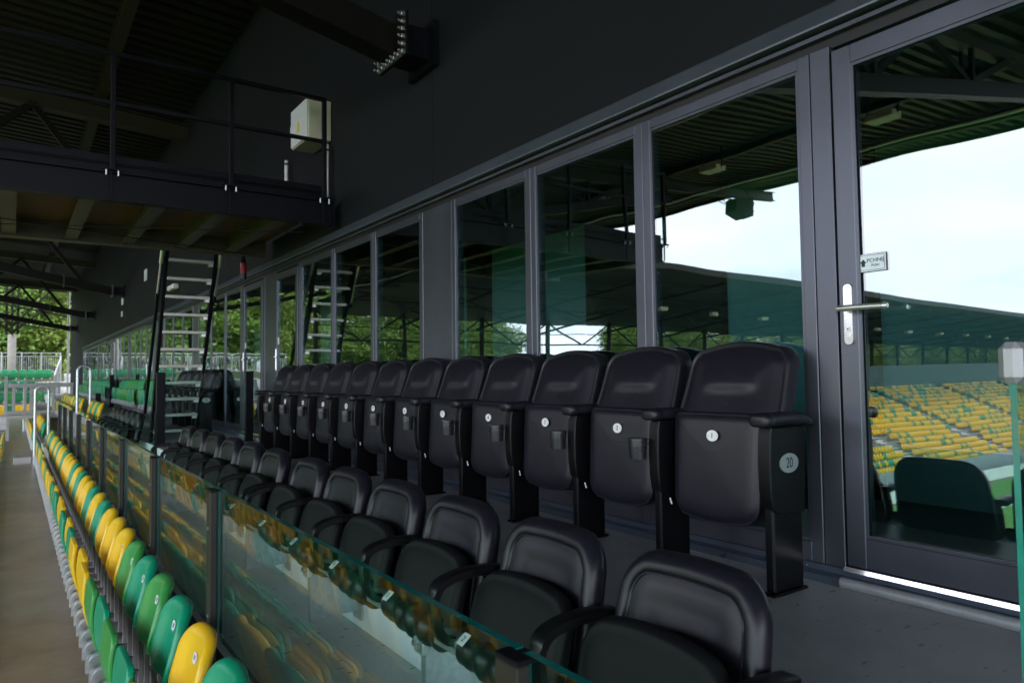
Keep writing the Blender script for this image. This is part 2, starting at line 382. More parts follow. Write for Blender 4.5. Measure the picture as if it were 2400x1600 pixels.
co_.prism([(-.056, 2.222), (-.058, 2.230), (-.040, 2.300), (-.030, 2.308), (.012, 2.312), (.012, 2.222)], lambda u, v: (XW+u, -6, v), lambda u, v: (XW+u, 39, v))
B(co_, 'cornice', 'cornice')
B(MB().box(XW-.012, XW+.05, -6, 39, 2.196, 2.214), 'cornice_rail', 'frame')
B(MB().box(XW+.020, XW+.10, -6, 39, 2.15, 2.232), 'cornice_groove', 'gasket')
pb = MB()
pb.prism([(-.030, .0), (-.030, .030), (-.004, .042), (-.004, .066), (.05, .066), (.05, 0)], lambda u, v: (XW+u, -6, v), lambda u, v: (XW+u, 39, v))
B(pb, 'plinth_flashing', 'plinth')
# flashing joints and screw heads along the plinth
sc = MB()
for k in range(22):
    y = 1.72+k*.62
    for dy in (-.018, .018): sc.tube([(XW-.010, y+dy, .052), (XW-.002, y+dy, .052)], .0035, 6)
B(sc, 'flashing_screws', 'galv')['kind'] = 'stuff'

FR = .052
def ring_frame(y0, y1, z0, z1, fr=FR, x0=0., x1=.075):
    f = MB()
    f.bevbox(XW+x0, XW+x1, y0, y0+fr, z0, z1, .003); f.bevbox(XW+x0, XW+x1, y1-fr, y1, z0, z1, .003)
    f.bevbox(XW+x0+.0005, XW+x1-.0005, y0+fr, y1-fr, z0, z0+fr*1.55, .003); f.bevbox(XW+x0+.0005, XW+x1-.0005, y0+fr, y1-fr, z1-fr, z1, .003)
    # glazing bead
    b = .012
    f.box(XW+x0+.003, XW+x0+.0085, y0+fr, y0+fr+b, z0+fr*1.55, z1-fr); f.box(XW+x0+.003, XW+x0+.0085, y1-fr-b, y1-fr, z0+fr*1.55, z1-fr)
    f.box(XW+x0+.0035, XW+x0+.008, y0+fr+b, y1-fr-b, z0+fr*1.55, z0+fr*1.55+b); f.box(XW+x0+.0035, XW+x0+.008, y0+fr+b, y1-fr-b, z1-fr-b, z1-fr)
    return f
def pane_at(y0, y1, z0, z1, x, parent):
    p = MB().box(-.004, .004, -(y1-y0)/2, (y1-y0)/2, -(z1-z0)/2, (z1-z0)/2).build('pane', 'facade_glass', parent)
    p.location = (x-XW, (y0+y1)/2, (z0+z1)/2); return p
def window(y0, y1):
    f = B(ring_frame(y0, y1, .067, 2.155), 'window', 'frame')
    pane_at(y0+FR, y1-FR, .067+FR*1.55, 2.155-FR, XW+.014, f)
    return f
def far_handle(door, yl, sgn):
    h = MB().bevbox(XW-.012, XW-.0005, yl-.016, yl+.016, .92, 1.19, .004)
    B(h, 'lock_plate', 'bright_steel', door)
    l = MB().tube([(XW-.01, yl, 1.085), (XW-.05, yl, 1.085), (XW-.055, yl+sgn*.02, 1.085), (XW-.055, yl+sgn*.13, 1.085)], .010, 8)
    B(l, 'handle', 'bright_steel', door, smooth=True)
def door(y0, y1, hinge_far, detail):
    """frame post each side comes from the neighbouring window; leaf sits between with a dark gap"""
    g = .012
    f = B(ring_frame(y0+g, y1-g, .085, 2.125, .075, -.006, .07), 'door', 'frame')
    pane_at(y0+g+.075, y1-g-.075, .085+.075*1.55, 2.125-.075, XW+.014, f)
    B(MB().box(XW+.02, XW+.08, y0, y1, .067, 2.155), 'door_gap', 'gasket', f) if False else None
    th = MB(); th.prism([(-.027, .0665), (-.0215, .083), (.02, .083), (.02, .0665), (-.004, .0665)], lambda u, v: (XW+u, y0+.01, v), lambda u, v: (XW+u, y1-.005, v)); B(th, 'threshold', 'polished', f)
    s2 = MB(); s2.tube([(XW-.032, y0, .022), (XW-.032, y1, .022)], .0215, 14); B(s2, 'sill_roll', 'frame_light', f, smooth=True)
    yl = (y1-g-.037) if hinge_far else (y0+g+.037)
    sg = -1 if hinge_far else 1
    if detail < 2: far_handle(f, yl, sg)
    if detail == 1:
        B(MB().bevbox(XW+.002, XW+.008, yl+sg*.05-.03, yl+sg*.05+.03, 1.24, 1.33, .001), 'push_sign', 'plate_white', f)
    return f
P = 8.92
near_door = None
for k in range(4):
    o = .55+P*k
    B(MB().bevbox(XW-.001, XW+.074, o-.09, o, .067, 2.155, .003), 'mullion', 'frame')
    d1 = door(o, o+.99, True, 2 if k == 0 else 1)
    if k == 0: near_door = d1
    B(MB().bevbox(XW-.001, XW+.074, o+.99, o+1.075, .067, 2.155, .003), 'mullion', 'frame')
    for (a, b) in ((1.08, 2.032), (2.034, 3.014), (3.016, 4.008)): window(o+a, o+b)
    B(MB().bevbox(XW+.004, XW+.07, o+4.012, o+4.462, .067, 2.155, .003), 'solid_panel', 'frame')
    for (a, b) in ((4.466, 5.424), (5.426, 6.424), (6.426, 7.44)): window(o+a, o+b)
    B(MB().bevbox(XW-.001, XW+.074, o+7.444, o+7.50, .067, 2.155, .003), 'mullion', 'frame')
    door(o+7.50, o+8.38, True, 1)
    B(MB().bevbox(XW+.004, XW+.07, o+8.382, o+8.825, .067, 2.155, .003), 'solid_panel', 'frame')
for a in (36.3, 37.2, 38.1): window(a, a+.895)
# near door: long lock plate, lever handle, push plate
yl = .55+.99-.012-.040
lp = MB(); lp.prism(rrect(.034, .236, .0169, 8), lambda u, v: (XW-.0065, yl+u, 1.062+v), lambda u, v: (XW-.016, yl+u, 1.062+v)); B(lp, 'lock_plate', 'bright_steel', near_door)
hd = MB(); hd.tube([(XW-.012, yl, 1.083), (XW-.058, yl, 1.083)], .011, 12); hd.tube([(XW-.058, yl+.016, 1.083), (XW-.062, yl-.01, 1.083), (XW-.064, yl-.06, 1.083), (XW-.064, yl-.165, 1.081)], [.012, .012, .011, .011], 14)
hd.tube([(XW-.064, yl-.165, 1.081), (XW-.064, yl-.178, 1.081)], [.0145, .009], 14); B(hd, 'handle', 'alu', near_door, smooth=True)
kc = MB(); kc.tube([(XW-.0165, yl, 1.002), (XW-.021, yl, 1.002)], .0085, 14); kc.box(XW-.020, XW-.0165, yl-.005, yl+.005, .975, .996); B(kc, 'key_cylinder', 'alu', near_door)
kh = MB(); kh.tube([(XW-.0212, yl, 1.004), (XW-.0222, yl, 1.004)], .0032, 8); B(kh, 'keyhole', 'ink', near_door)
ys = 1.398; zs = 1.255; q_ = .68
B(MB().bevbox(XW+.0045, XW+.0095, ys-.082*q_, ys+.082*q_, zs-.052*q_, zs+.052*q_, .001), 'push_sign', 'ink', near_door)
B(MB().bevbox(XW+.0025, XW+.0044, ys-.0795*q_, ys+.0795*q_, zs-.0495*q_, zs+.0495*q_, .0005), 'sign_face', 'sign_blue_white', near_door)
bd = MB()
for (a, b, c, d) in ((-.073, .073, .041, .043), (-.073, .073, -.043, -.041), (-.073, -.071, -.041, .041), (.071, .073, -.041, .041)): bd.box(XW+.0015, XW+.0024, ys+a*q_, ys+b*q_, zs+c*q_, zs+d*q_)
bd.prism([(-.010*q_, 0), (-.010*q_, -.02*q_), (.010*q_, -.02*q_), (.010*q_, 0), (.019*q_, 0), (0, .022*q_), (-.019*q_, 0)], lambda u, v: (XW+.0023, ys+.047*q_-u, zs+v), lambda u, v: (XW+.0015, ys+.047*q_-u, zs+v))
B(bd, 'sign_border_and_arrow', 'ink', near_door)
text('sign_lettering', 'PCHNIJ', .030*q_, (.0014, ys-.022*q_, zs+.011*q_), (0, -1, 0), (0, 0, 1), 'ink', near_door)
text('sign_lettering', 'PUSH', .019*q_, (.0014, ys-.022*q_, zs-.017*q_), (0, -1, 0), (0, 0, 1), 'ink', near_door)
# lounge behind the glass
struct(MB().box(4.6, 4.7, -6, 39, 0, 2.6).build('lounge_wall', 'interior_wall'))
struct(MB().box(2.84, 4.6, -6, 39, 2.3, 2.4).build('lounge_ceiling', 'interior_dark'))
struct(MB().box(2.80, 4.6, -6, 39, .001, .012).build('lounge_floor', 'interior_floor'))
for i_, (a, b) in enumerate(((2.35, 2.52), (3.55, 5.15), (6.9, 7.35), (8.3, 11.6), (12.6, 15.0), (17, 21), (23, 39))):
    tag(MB().box(4.52, 4.599, a, b, .012, 2.29).build('lounge_panel', 'interior_dark'), ordn(i_+1)+' dark brown panel from the near door, on the lounge wall behind the glass', 'panel', 'dark panels inside the lounge')
# concrete-grey floor of upper level, next: wall fittings
def wplate(name, y, z, w, h, mat, label, cat, grp=None):
    tag(MB().bevbox(XW-.012, XW+.0115, y-w/2, y+w/2, z-h/2, z+h/2, .002).build(name, mat), label, cat, grp)
wplate('wall_sign', 19.7, 3.42, .34, .28, 'plate_white', 'square white plate high on the dark wall, beside the ladder', 'sign')
wplate('wall_sign', 24.3, 3.33, .30, .52, 'plate_white', 'tall white plate on the dark wall above a tube end', 'sign')
wplate('wall_sign', 24.4, 2.80, .20, .16, 'plate_white', 'tiny white plate below the tall white plate on the wall', 'sign')

# ------------------------------------------------------------------ roof and trusses
def rz(x): return 5.9+.07*(XW-x)
XE = -15.9
rd = MB(); y = -16.0; prof = []
while y < 49.0:
    prof += [(y, 0), (y+.12, 0), (y+.145, .09), (y+.255, .09)]; y += .28
vs = []; fs = []
for (yy, dz) in prof:
    for x in (XW+.01, XE): vs.append((x, yy, rz(x)+dz))
for i in range(len(prof)-1): fs.append((2*i, 2*i+1, 2*i+3, 2*i+2))
n0 = len(vs); vs += [(XW+.01, -16, rz(XW)+.3), (XE, -16, rz(XE)+.3), (XE, 49, rz(XE)+.3), (XW+.01, 49, rz(XW)+.3)]; fs.append((n0, n0+1, n0+2, n0+3))
rd.add(vs, fs)
roof = thing('stand_roof', 'dark corrugated metal roof on tube trusses over the seats', 'roof', (0, 0, 0))
rd.build('roof_deck', 'roof_deck', roof)
MB().box(XE-.12, XE, -16, 49, rz(XE)-.08, rz(XE)+.34).build('roof_fascia', 'dark_steel', roof)
for x in (1.2, -2.6, -6.4, -10.2, -14):
    q = MB(); q.bar((x, -16, rz(x)-.03), (x, 49, rz(x)-.03), .16, .012); q.bar((x, -16, rz(x)-.12), (x, 49, rz(x)-.12), .012, .2); q.bar((x, -16, rz(x)-.225), (x, 49, rz(x)-.225), .16, .012)
    q.build('purlin', 'purlin', roof)
tg = MB()
tg.tube([(-5.5, -16, 5.9), (-5.5, 49, 5.9)], .04, 8); tg.tube([(-12, -16, 6.35), (-12, 49, 6.35)], .05, 8)
tg.build('cable_conduit', 'galv', roof, smooth=True)
def flange(y, z, parent, bolts=True):
    f = MB(); f.bevbox(2.385, 2.415, y-.24, y+.24, z-.15, z+.19, .004)
    f.build('flange_plate', 'truss_steel', parent)
    st = MB(); st.box(2.415, 2.64, y-.14, y+.14, z-.10, z+.14); st.box(2.64, XW+.011, y-.22, y+.22, z-.16, z+.2); st.build('wall_stub', 'dark_steel', parent)
    if bolts:
        for yy in [y-.215+.0717*i for i in range(7)]:
            bolt(yy, z-.125, parent)
        for zz in [z-.125+.058*i for i in range(1, 6)]: bolt(y-.215, zz, parent); bolt(y+.215, zz, parent)
bolt_me = None
def bolt(y, z, parent):
    global bolt_me
    if bolt_me is None:
        b = MB(); b.tube([(.0, 0, 0), (-.022, 0, 0)], .019, 6); b.tube([(-.022, 0, 0), (-.05, 0, 0)], .011, 8); bolt_me = b.mesh('bolt', 'bright_steel')
    link('bolt', bolt_me, parent, (2.3845, y, z))
TY = [-4.6, 4.96, 14.45, 24.0, 33.5, 43.0]
for i, y in enumerate(TY):
    z0 = 3.42; slope = .20
    zc = lambda x: z0+slope*(2.4-x)
    c = MB(); c.bar((2.384, y, zc(2.384)), (-10.6, y, zc(-10.6)), .20, .24); c.build('bottom_chord', 'truss_steel', roof)
    c = MB()
    for dz in (-.02, -.30): c.bar((XW, y, rz(XW)-.24+dz), (XE, y, rz(XE)-.24+dz), .2, .016)
    c.bar((XW, y, rz(XW)-.40), (XE, y, rz(XE)-.40), .014, .27); c.build('top_chord', 'purlin', roof)
    # lattice
    c = MB(); xs = [1.6, -1.2, -4.2, -7.4, -10.4]
    for a, b in zip(xs, xs[1:]):
        c.bar((a, y, zc(a)+.1), ((a+b)/2, y, rz((a+b)/2)-.5), .10); c.bar(((a+b)/2, y, rz((a+b)/2)-.5), (b, y, zc(b)+.1), .10)
        c.bar((b, y-.06, zc(b)+.1), (b, y-.06, rz(b)-.5), .07); c.bar((b, y+.09, zc(b)+.1), (b, y+.09, rz(b)-.5), .05)
    c.build('lattice', 'truss_steel', roof)
    if i > 0: flange(y, 3.42, roof, True)
    # splice plates with bolts on the chord
    for x in (1.15, -1.4):
        s_ = MB(); s_.box(x-.015, x+.015, y-.15, y+.15, zc(x)-.17, zc(x)+.17); s_.build('splice_plate', 'joist', roof)
# longitudinal braces near the far end
lb2 = MB()
for y in (24, 33.5, 43.0):
    for x in (-1.2, -4.2, -7.4):
        lb2.bar((x, y, 3.5+.185*(2.4-x)), (x-1.5, min(y+9.5, 48.5), rz(x-1.5)-.5), .09); lb2.bar((x-1.5, min(y+9.5, 48.5), 3.6+.185*(3.9-x)), (x, y, rz(x)-.5), .09)
lb2.build('longitudinal_brace', 'truss_steel', roof)
for x in (-.9, -2.2): MB().bar((x, 40.2, 2.3), (x, 40.2, rz(x)-.4), .12).build('hanger', 'rust_red' if x > -1.5 else 'truss_steel', roof)
# loudspeakers and lamps hung at the roof's open edge (seen in the window glass)
for i, y in enumerate((14.7, 33.0)):
    t = thing('loudspeaker', ('black loudspeaker cluster hung under the roof edge, mirrored in the window beside the door', 'second black loudspeaker cluster, further along the roof edge')[i], 'loudspeaker', (-14.5, y, 6.28), 'loudspeakers under the roof edge', rad(25))
    for k, (yy, zz, tl) in enumerate(((-.19, -.04, 12), (.19, .0, 18))):
        b = MB(); b.prism(densify([(-.30, .34), (.24, .30), (.28, -.12), (-.10, -.36), (-.28, -.30)], .05), lambda u, v: (u, yy-.17, v+zz), lambda u, v: (u, yy+.17, v+zz)); b.build('cabinet', 'speaker', t)
        g = MB(); g.tube([(-.29, yy, .10+zz), (-.33, yy, .09+zz)], [.13, .15], 18); g.tube([(-.28, yy, -.16+zz), (-.32, yy, -.17+zz)], [.11, .13], 18); g.build('horn', 'frame_grey', t, smooth=True)
    h = MB()
    for (x0, y0, x1, y1) in ((-.25, -.3, -.1, -.2), (-.25, .3, -.1, .2), (.22, -.2, .3, -.1), (.22, .2, .3, .1), (-.6, 0, -.5, 0)): h.tube([(x0, y0, .28), (x1, y1, .62)], .014, 6)
    h.build('hanger', 'dark_steel', t)
    g = MB(); g.tube([(-.2, .5, .3), (-.1, .7, .5), (.0, .9, .35), (.1, 1.2, .55)], .016, 6); g.tube([(.0, .5, .45), (-.2, .8, .25), (.0, 1.0, .5)], .012, 6); g.build('cable', 'black_plastic', t)
for i in range(10):
    y = 3+i*4.2
    t = thing('floodlight', ordn(i+1)+' floodlight from the near end under the roof', 'floodlight', (-9.0, y, rz(-9)-.75), 'floodlights under the roof')
    b = MB(); b.bevbox(-.2, .2, -.28, .28, -.08, .06, .02); b.build('housing', 'box_cream', t)
    h = MB(); h.bar((0, -.3, 0), (0, -.3, .52), .03); h.bar((0, .3, 0), (0, .3, .52), .03); h.build('yoke', 'dark_steel', t)

# ------------------------------------------------------------------ technical platform with guard rail
PF, PBK, PZ = 6.773, 9.12, 2.354
plat = thing('technical_platform', 'dark steel service platform with guard rail, hung above the aisle', 'platform', (2.6, PF, PZ))
def PB(mb, name, mat, **k):
    mb.v = [(x-2.6, y-PF, z-PZ) for x, y, z in mb.v]; return mb.build(name, mat, plat, **k)
PX0, PX1 = -2.0, 2.60
b = MB(); b.box(PX0, PX1, PF+.035, PF+.05, PZ+.014, PZ+.232); b.box(PX0, PX1, PF, PF+.10, PZ, PZ+.0135); b.box(PX0, PX1, PF-.01, PF+.10, PZ+.2325, PZ+.245); PB(b, 'edge_beam', 'dark_steel')
b = MB(); b.box(PX0, PX1, PBK-.05, PBK, PZ+.014, PZ+.232); b.box(PX0, PX1, PBK-.10, PBK+.05, PZ, PZ+.0135); PB(b, 'edge_beam', 'joist')
PB(MB().box(PX0, PX1-.1, PF+.06, PF+.072, PZ+.2455, PZ+.40), 'toe_board', 'dark_steel')
PB(MB().box(PX0, PX1, PF+.055, PBK-.055, PZ+.20, PZ+.2315), 'deck', 'plywood')
for k in range(8):
    x = 2.14-.55*k
    b = MB(); b.box(x-.06, x+.06, PF+.10, PBK-.10, PZ+.02, PZ+.032); b.box(x-.006, x+.006, PF+.10, PBK-.10, PZ+.0325, PZ+.1995)
    PB(b, 'joist', 'joist')
b = MB(); b.bar((-1.9, PF+.5, PZ-.03), (2.4, PBK-.3, PZ-.03), .008); b.bar((2.4, PF+.3, PZ-.04), (-1.9, PBK-.2, PZ-.04), .008); PB(b, 'tie_rod', 'truss_steel')
posts = [.657-.955*k for k in range(-2, 3)]+[-1.97]
for x in posts:
    x = min(x, 2.50)
    b = MB(); b.bevbox(x-.02, x+.02, PF-.056, PF-.010, PZ+.245, 3.615, .004)
    b.bevbox(x-.014, x+.0, PF-.030, PF-.0105, PZ+.015, PZ+.23, .002); PB(b, 'rail_post', 'dark_steel')
    b = MB(); b.box(x-.065, x+.065, PF-.06, PF+.03, PZ+.2455, PZ+.258); PB(b, 'base_plate', 'dark_steel')
    for dx in (-.045, .045):
        b = MB(); b.tube([(x+dx, PF-.045, PZ+.26), (x+dx, PF-.045, PZ+.20)], .008, 6); PB(b, 'bolt', 'galv')
PB(MB().bar((PX0, PF-.033, 3.60), (2.50, PF-.033, 3.60), .045, .035), 'top_rail', 'dark_steel')
PB(MB().bar((PX0, PF-.033, 3.175), (2.50, PF-.033, 3.175), .035, .032), 'mid_rail', 'dark_steel')
PB(MB().bar((PX0, PF-.02, PZ+.325), (2.50, PF-.02, PZ+.325), .012, .012), 'knee_rod', 'dark_steel')
b = MB()
for x in (-.2, .55, 1.25): b.tube([(x, PBK-.2, PZ+.4), (x, PBK-.2, PZ+.75), (x-.28, PBK-.2, PZ+.78), (x-.6, PBK-.2, PZ+.8)], .012, 6)
PB(b, 'cable_hoop', 'dark_steel')
# end plate at the wall side
b = MB(); b.box(2.601, 2.612, PF-.02, PF+.12, PZ-.03, PZ+.26); PB(b, 'end_plate', 'dark_steel')
# switch box with conduits on the wall above the platform
bx = thing('switch_box', 'cream electrical box with a yellow warning label on the dark wall', 'electrical box', (XW, 7.30, 3.30))
MB().bevbox(-.235, .0115, -.26, .26, 0, .42, .008).build('housing', 'box_cream', bx)
MB().bevbox(-.250, -.2355, -.25, .25, .01, .41, .004).build('lid', 'plate_white', bx)
w = MB(); w.add([(-.2515, .045, .17), (-.2515, -.045, .17), (-.2515, 0, .25)], [(0, 1, 2)]); w.box(-.2525, -.2505, -.04, .04, .12, .16); w.build('warning_label', 'warn_yellow', bx)
MB().box(-.262, -.2505, .21, .235, .16, .24).build('latch', 'pipe_white', bx)
for (y, z0, z1) in ((7.02, 2.62, 3.25), (8.35, 2.95, 3.42)):
    t = thing('conduit', 'white conduit on the wall '+('below the cream box' if y < 8 else 'left of the cream box'), 'conduit', (2.63, y, z0))
    q = MB(); q.tube([(0, 0, 0), (0, 0, z1-z0)], .022, 10); q.build('tube', 'pipe_white', t, smooth=True)
    for f in (.1, .9): MB().tube([(0, 0, (z1-z0)*f-.01), (0, 0, (z1-z0)*f+.01)], .027, 10).build('clip', 'dark_steel', t)

# ------------------------------------------------------------------ loft ladder from the platform
lad = thing('loft_ladder', 'steep ladder with aluminium treads between black rails, under the platform', 'ladder', (1.77, 10.42, 0))
def LP(t):  # along the ladder, t=0 foot, 1 top
    return Vector((0, -1.12*t, 2.40*t))
for sx in (-.275, .275):
    b = MB(); b.bar(Vector((sx, 0, 0))+LP(0), Vector((sx, 0, 0))+LP(1), .036, .085, up=(0, 1, .4)); b.build('rail', 'dark_steel', lad)
    b = MB(); b.bar(Vector((sx*1.2, .12, .38))+LP(0), Vector((sx*1.16, .05, 0))+LP(.97), .034, .05, up=(0, 1, .4)); b.build('hand_rail', 'dark_steel', lad)
    b = MB(); p0 = Vector((sx*1.2, -.03, -.02))+LP(1); p1 = Vector((sx*1.22, .03, .05))+LP(.76)
    b.tube([p0, p0.lerp(p1, .3)], .024, 10); b.tube([p0.lerp(p1, .3), p1], .013, 8); b.build('gas_strut', 'alu', lad, smooth=True)
    b = MB(); b.bar(p1+Vector((0, .02, .03)), p1+Vector((0, -.01, -.06)), .03, .05); b.build('strut_bracket', 'black_plastic', lad)
for k in range(11):
    p = LP((.155+.2135*k)/2.40)
    b = MB(); b.bevbox(-.258, .258, p.y-.045, p.y+.045, p.z-.034, p.z, .003)
    for j in range(5): b.box(-.25, .25, p.y-.04+.018*j, p.y-.034+.018*j, p.z+.0001, p.z+.003)
    b.build('tread', 'tread_alu', lad)
    b = MB(); b.box(.20, .25, p.y-.04, p.y+.02, p.z-.068, p.z-.0345); b.build('tread_bracket', 'alu', lad)
# warning beacon under the platform
bc = thing('warning_beacon', 'dark red signal beacon hanging under the platform', 'beacon', (2.33, 9.1, 2.06))
q = MB(); q.tube([(0, 0, 0), (0, 0, .07)], .042, 14); q.tube([(0, 0, .20), (0, 0, .29)], [.038, .02], 14); q.build('housing', 'black_plastic', bc, smooth=True)
q = MB(); q.tube([(0, 0, .07), (0, 0, .20)], .040, 14); q.build('lens', 'red_lens', bc, smooth=True)
cb_ = MB(); cb_.tube([(2.12, 9.1, 2.35), (2.14, 9.1, 2.2), (2.2, 9.1, 2.12), (2.24, 9.1, 2.2), (2.2, 9.1, 2.34)], .006, 6)
tag(cb_.build('loose_cable', 'black_plastic', None, smooth=True), 'loose black cable loop hanging beside the ladder top', 'cable')
wl = thing('wall_lamp', 'small white lamp on the wall seen between the ladder treads', 'lamp', (XW-.02, 15.6, 2.62))
q = MB(); q.bevbox(-.10, .03, -.30, .30, 0, .10, .02); q.build('housing', 'pipe_white', wl)

# ================================================================== SEATS
# ---- big padded armchair by the windows (local: origin at floor, seat centre; faces -x)
def outline_back():
    p = []
    w0, w1, z0, z1 = .262, .252, .545, .978
    p += [(-w0, z0), (-w0, z0+.14)]
    for k in range(9):
        a = math.pi-(math.pi/2)*k/8; p.append((-w1+.085+.085*math.cos(a), z1-.112+.085*math.sin(a)))
    for k in range(1, 12):
        t = -1+2*k/12; p.append((t*(w1-.085), z1-.027+.022*(1-t*t)))
    for k in range(9):
        a = math.pi/2-(math.pi/2)*k/8; p.append((w1-.085+.085*math.cos(a), z1-.112+.085*math.sin(a)))
    p += [(w0, z0+.14), (w0, z0)]
    return densify(p, .018)
def sstep(a, b, x):
    t = min(1, max(0, (x-a)/(b-a))); return t*t*(3-2*t)
def lean(z): return .44*max(0, (z-.60))-.25*max(0, z-.60)**2
def chair_back():
    M = MB()
    fn = lambda u, v, h: (.085+lean(v)-h-.16*u*u, u, v)
    def hf(u, v):
        e = max(0, 1-(abs(u)/.15)**4)
        return .009*e*sstep(.760, .795, v)*(1-sstep(.79, .95, v))-.004*e*(1-sstep(.74, .775, v))
    rings = [(0.004, -.085), (0, -.06), (0, -.014), (.003, -.003), (.008, .002), (.013, .001), (.017, -.004), (.021, -.005), (.028, .003), (.042, .014), (.06, .020)]
    rings += [(('s', 1-.0625*k), .020+.010*math.sin(min(1, k/9)*math.pi/2)) for k in range(1, 16)]
    M.pillow(outline_back(), rings, fn, back=1, hf=hf); return M.mesh('backrest', 'leather', True, 75)
def outline_pan():
    p = []
    for k in range(7): a = rad(90*k/6); p.append((.226-.035+.035*math.cos(a), .675-.035+.035*math.sin(a)))
    for k in range(7): a = rad(90+90*k/6); p.append((-.226+.035+.035*math.cos(a), .675-.035+.035*math.sin(a)))
    for k in range(8): a = rad(180+90*k/7); p.append((-.218+.085+.085*math.cos(a), .345+.085*math.sin(a)-.03))
    for k in range(1, 10): t = -1+2*k/10; p.append((t*.133, .230-.012*(1-t*t)))
    for k in range(8): a = rad(270+90*k/7); p.append((.218-.085+.085*math.cos(a), .345+.085*math.sin(a)-.03))
    return densify(p, .02)
def chair_pan():
    M = MB()
    fn = lambda u, v, h: (.035-.14*(.675-v)*.45-h, u, v)
    rings = [(.012, -.10), (.002, -.085), (0, -.02), (.002, -.008), (.006, -.003), (.010, -.0035), (.014, -.001), (.022, .004), (.04, .008)]
    rings += [(('s', s), .008+.006*(1-s)) for s in (.8, .6, .4, .2)]
    M.pillow(outline_pan(), rings, fn, back=1); return M.mesh('seat', 'leather', True, 60)
def arm_mesh():
    M = MB(); pts = []
    prof = rrect(.090, .050, .021, 5); n = len(prof); st = [(-.062, .655, .80), (-.070, .657, .97), (-.066, .660, 1), (.0, .663, 1), (.10, .662, 1), (.17, .654, .95), (.235, .640, .8), (.24, .638, .5)]
    vs = []; fs = []
    st[0] = (-.070, .657, .80); st[1] = (-.0755, .657, .55)
    st = [(-.0755, .657, .55), (-.072, .657, .86), (-.064, .658, 1), (-.03, .660, 1.0), (-.024, .660, .955), (-.018, .660, .99), (.10, .661, .98), (.17, .654, .92), (.235, .640, .75), (.24, .638, .4)]
    for (x, zc, s) in st: vs += [(x, p[0]*s, zc+p[1]*s) for p in prof]
    for i in range(len(st)-1):
        for k in range(n): fs.append((i*n+k, i*n+(k+1) % n, (i+1)*n+(k+1) % n, (i+1)*n+k))
    fs += [tuple(range(n))[::-1], tuple((len(st)-1)*n+k for k in range(n))]
    M.add(vs, fs); return M.mesh('armrest', 'leather', True, 50)
def panel_mesh():
    M = MB(); prof = [(-.030, .632), (-.040, .60), (-.046, .50), (-.044, .40), (-.034, .335), (-.018, .312), (.02, .300), (.17, .298), (.178, .40), (.182, .60), (.18, .632)]
    prof = densify(prof, .03)
    M.pillow(prof, [(.006, -.0285), (0, -.024), (0, .024), (.006, .0285)], lambda u, v, h: (u, h, v), back=1); return M.mesh('side_panel', 'black_panel', True, 35)
def leg_mesh():
    M = MB(); M.bevbox(-.025, .165, -.021, .021, .012, .34, .008); M.bevbox(-.036, .178, -.030, .030, 0, .012, .004)
    return M.mesh('leg', 'black_panel')
def cup_mesh():
    M = MB(); cx, cy = -.080, .0; r = .037
    for (z0, z1, a, b) in ((.462, .52, .0375, .0405), (.52, .546, .0405, .041), (.546, .553, .043, .043)):
        M.tube([(cx, cy, z0), (cx, cy, z1)], [a, b], 20)
    return M.mesh('cup_holder', 'cup_plastic', True)
def cuparm_mesh():
    M = MB(); M.bar((-.045, -.012, .50), (-.01, -.05, .50), .03, .05); M.bar((-.03, -.04, .55), (-.03, -.04, .63), .008, .008); return M.mesh('cup_bracket', 'black_plastic')
def clip_mesh():
    M = MB(); M.bevbox(-.040, -.028, -.046, -.036, .548, .562, .003); return M.mesh('cup_clip', 'alu')
def oval_plate(w, h): 
    M = MB(); M.prism(oval(w, h), lambda u, v: (.001, u, v), lambda u, v: (-.003, u, v)); return M
pan_n = Vector((-1, 0, -.063)).normalized()
tagm = MB(); tagm.box(-.004, .0, -.001, .005, -.014, .014)
BIG = dict(back=chair_back(), pan=chair_pan(), arm=arm_mesh(), panel=panel_mesh(), leg=leg_mesh(), cup=cup_mesh(), cupb=cuparm_mesh(), clip=clip_mesh(),
           plate=oval_plate(.058, .046).mesh('number_plate', 'plate_white'), strap=tagm.mesh('fabric_tag', 'plate_white'))
rv = MB(); rv.tube([(-.003, 0, 0), (-.0045, 0, 0)], .0022, 8); RIV = rv.mesh('plate_rivet', 'alu')
BP = .563      # seat pitch
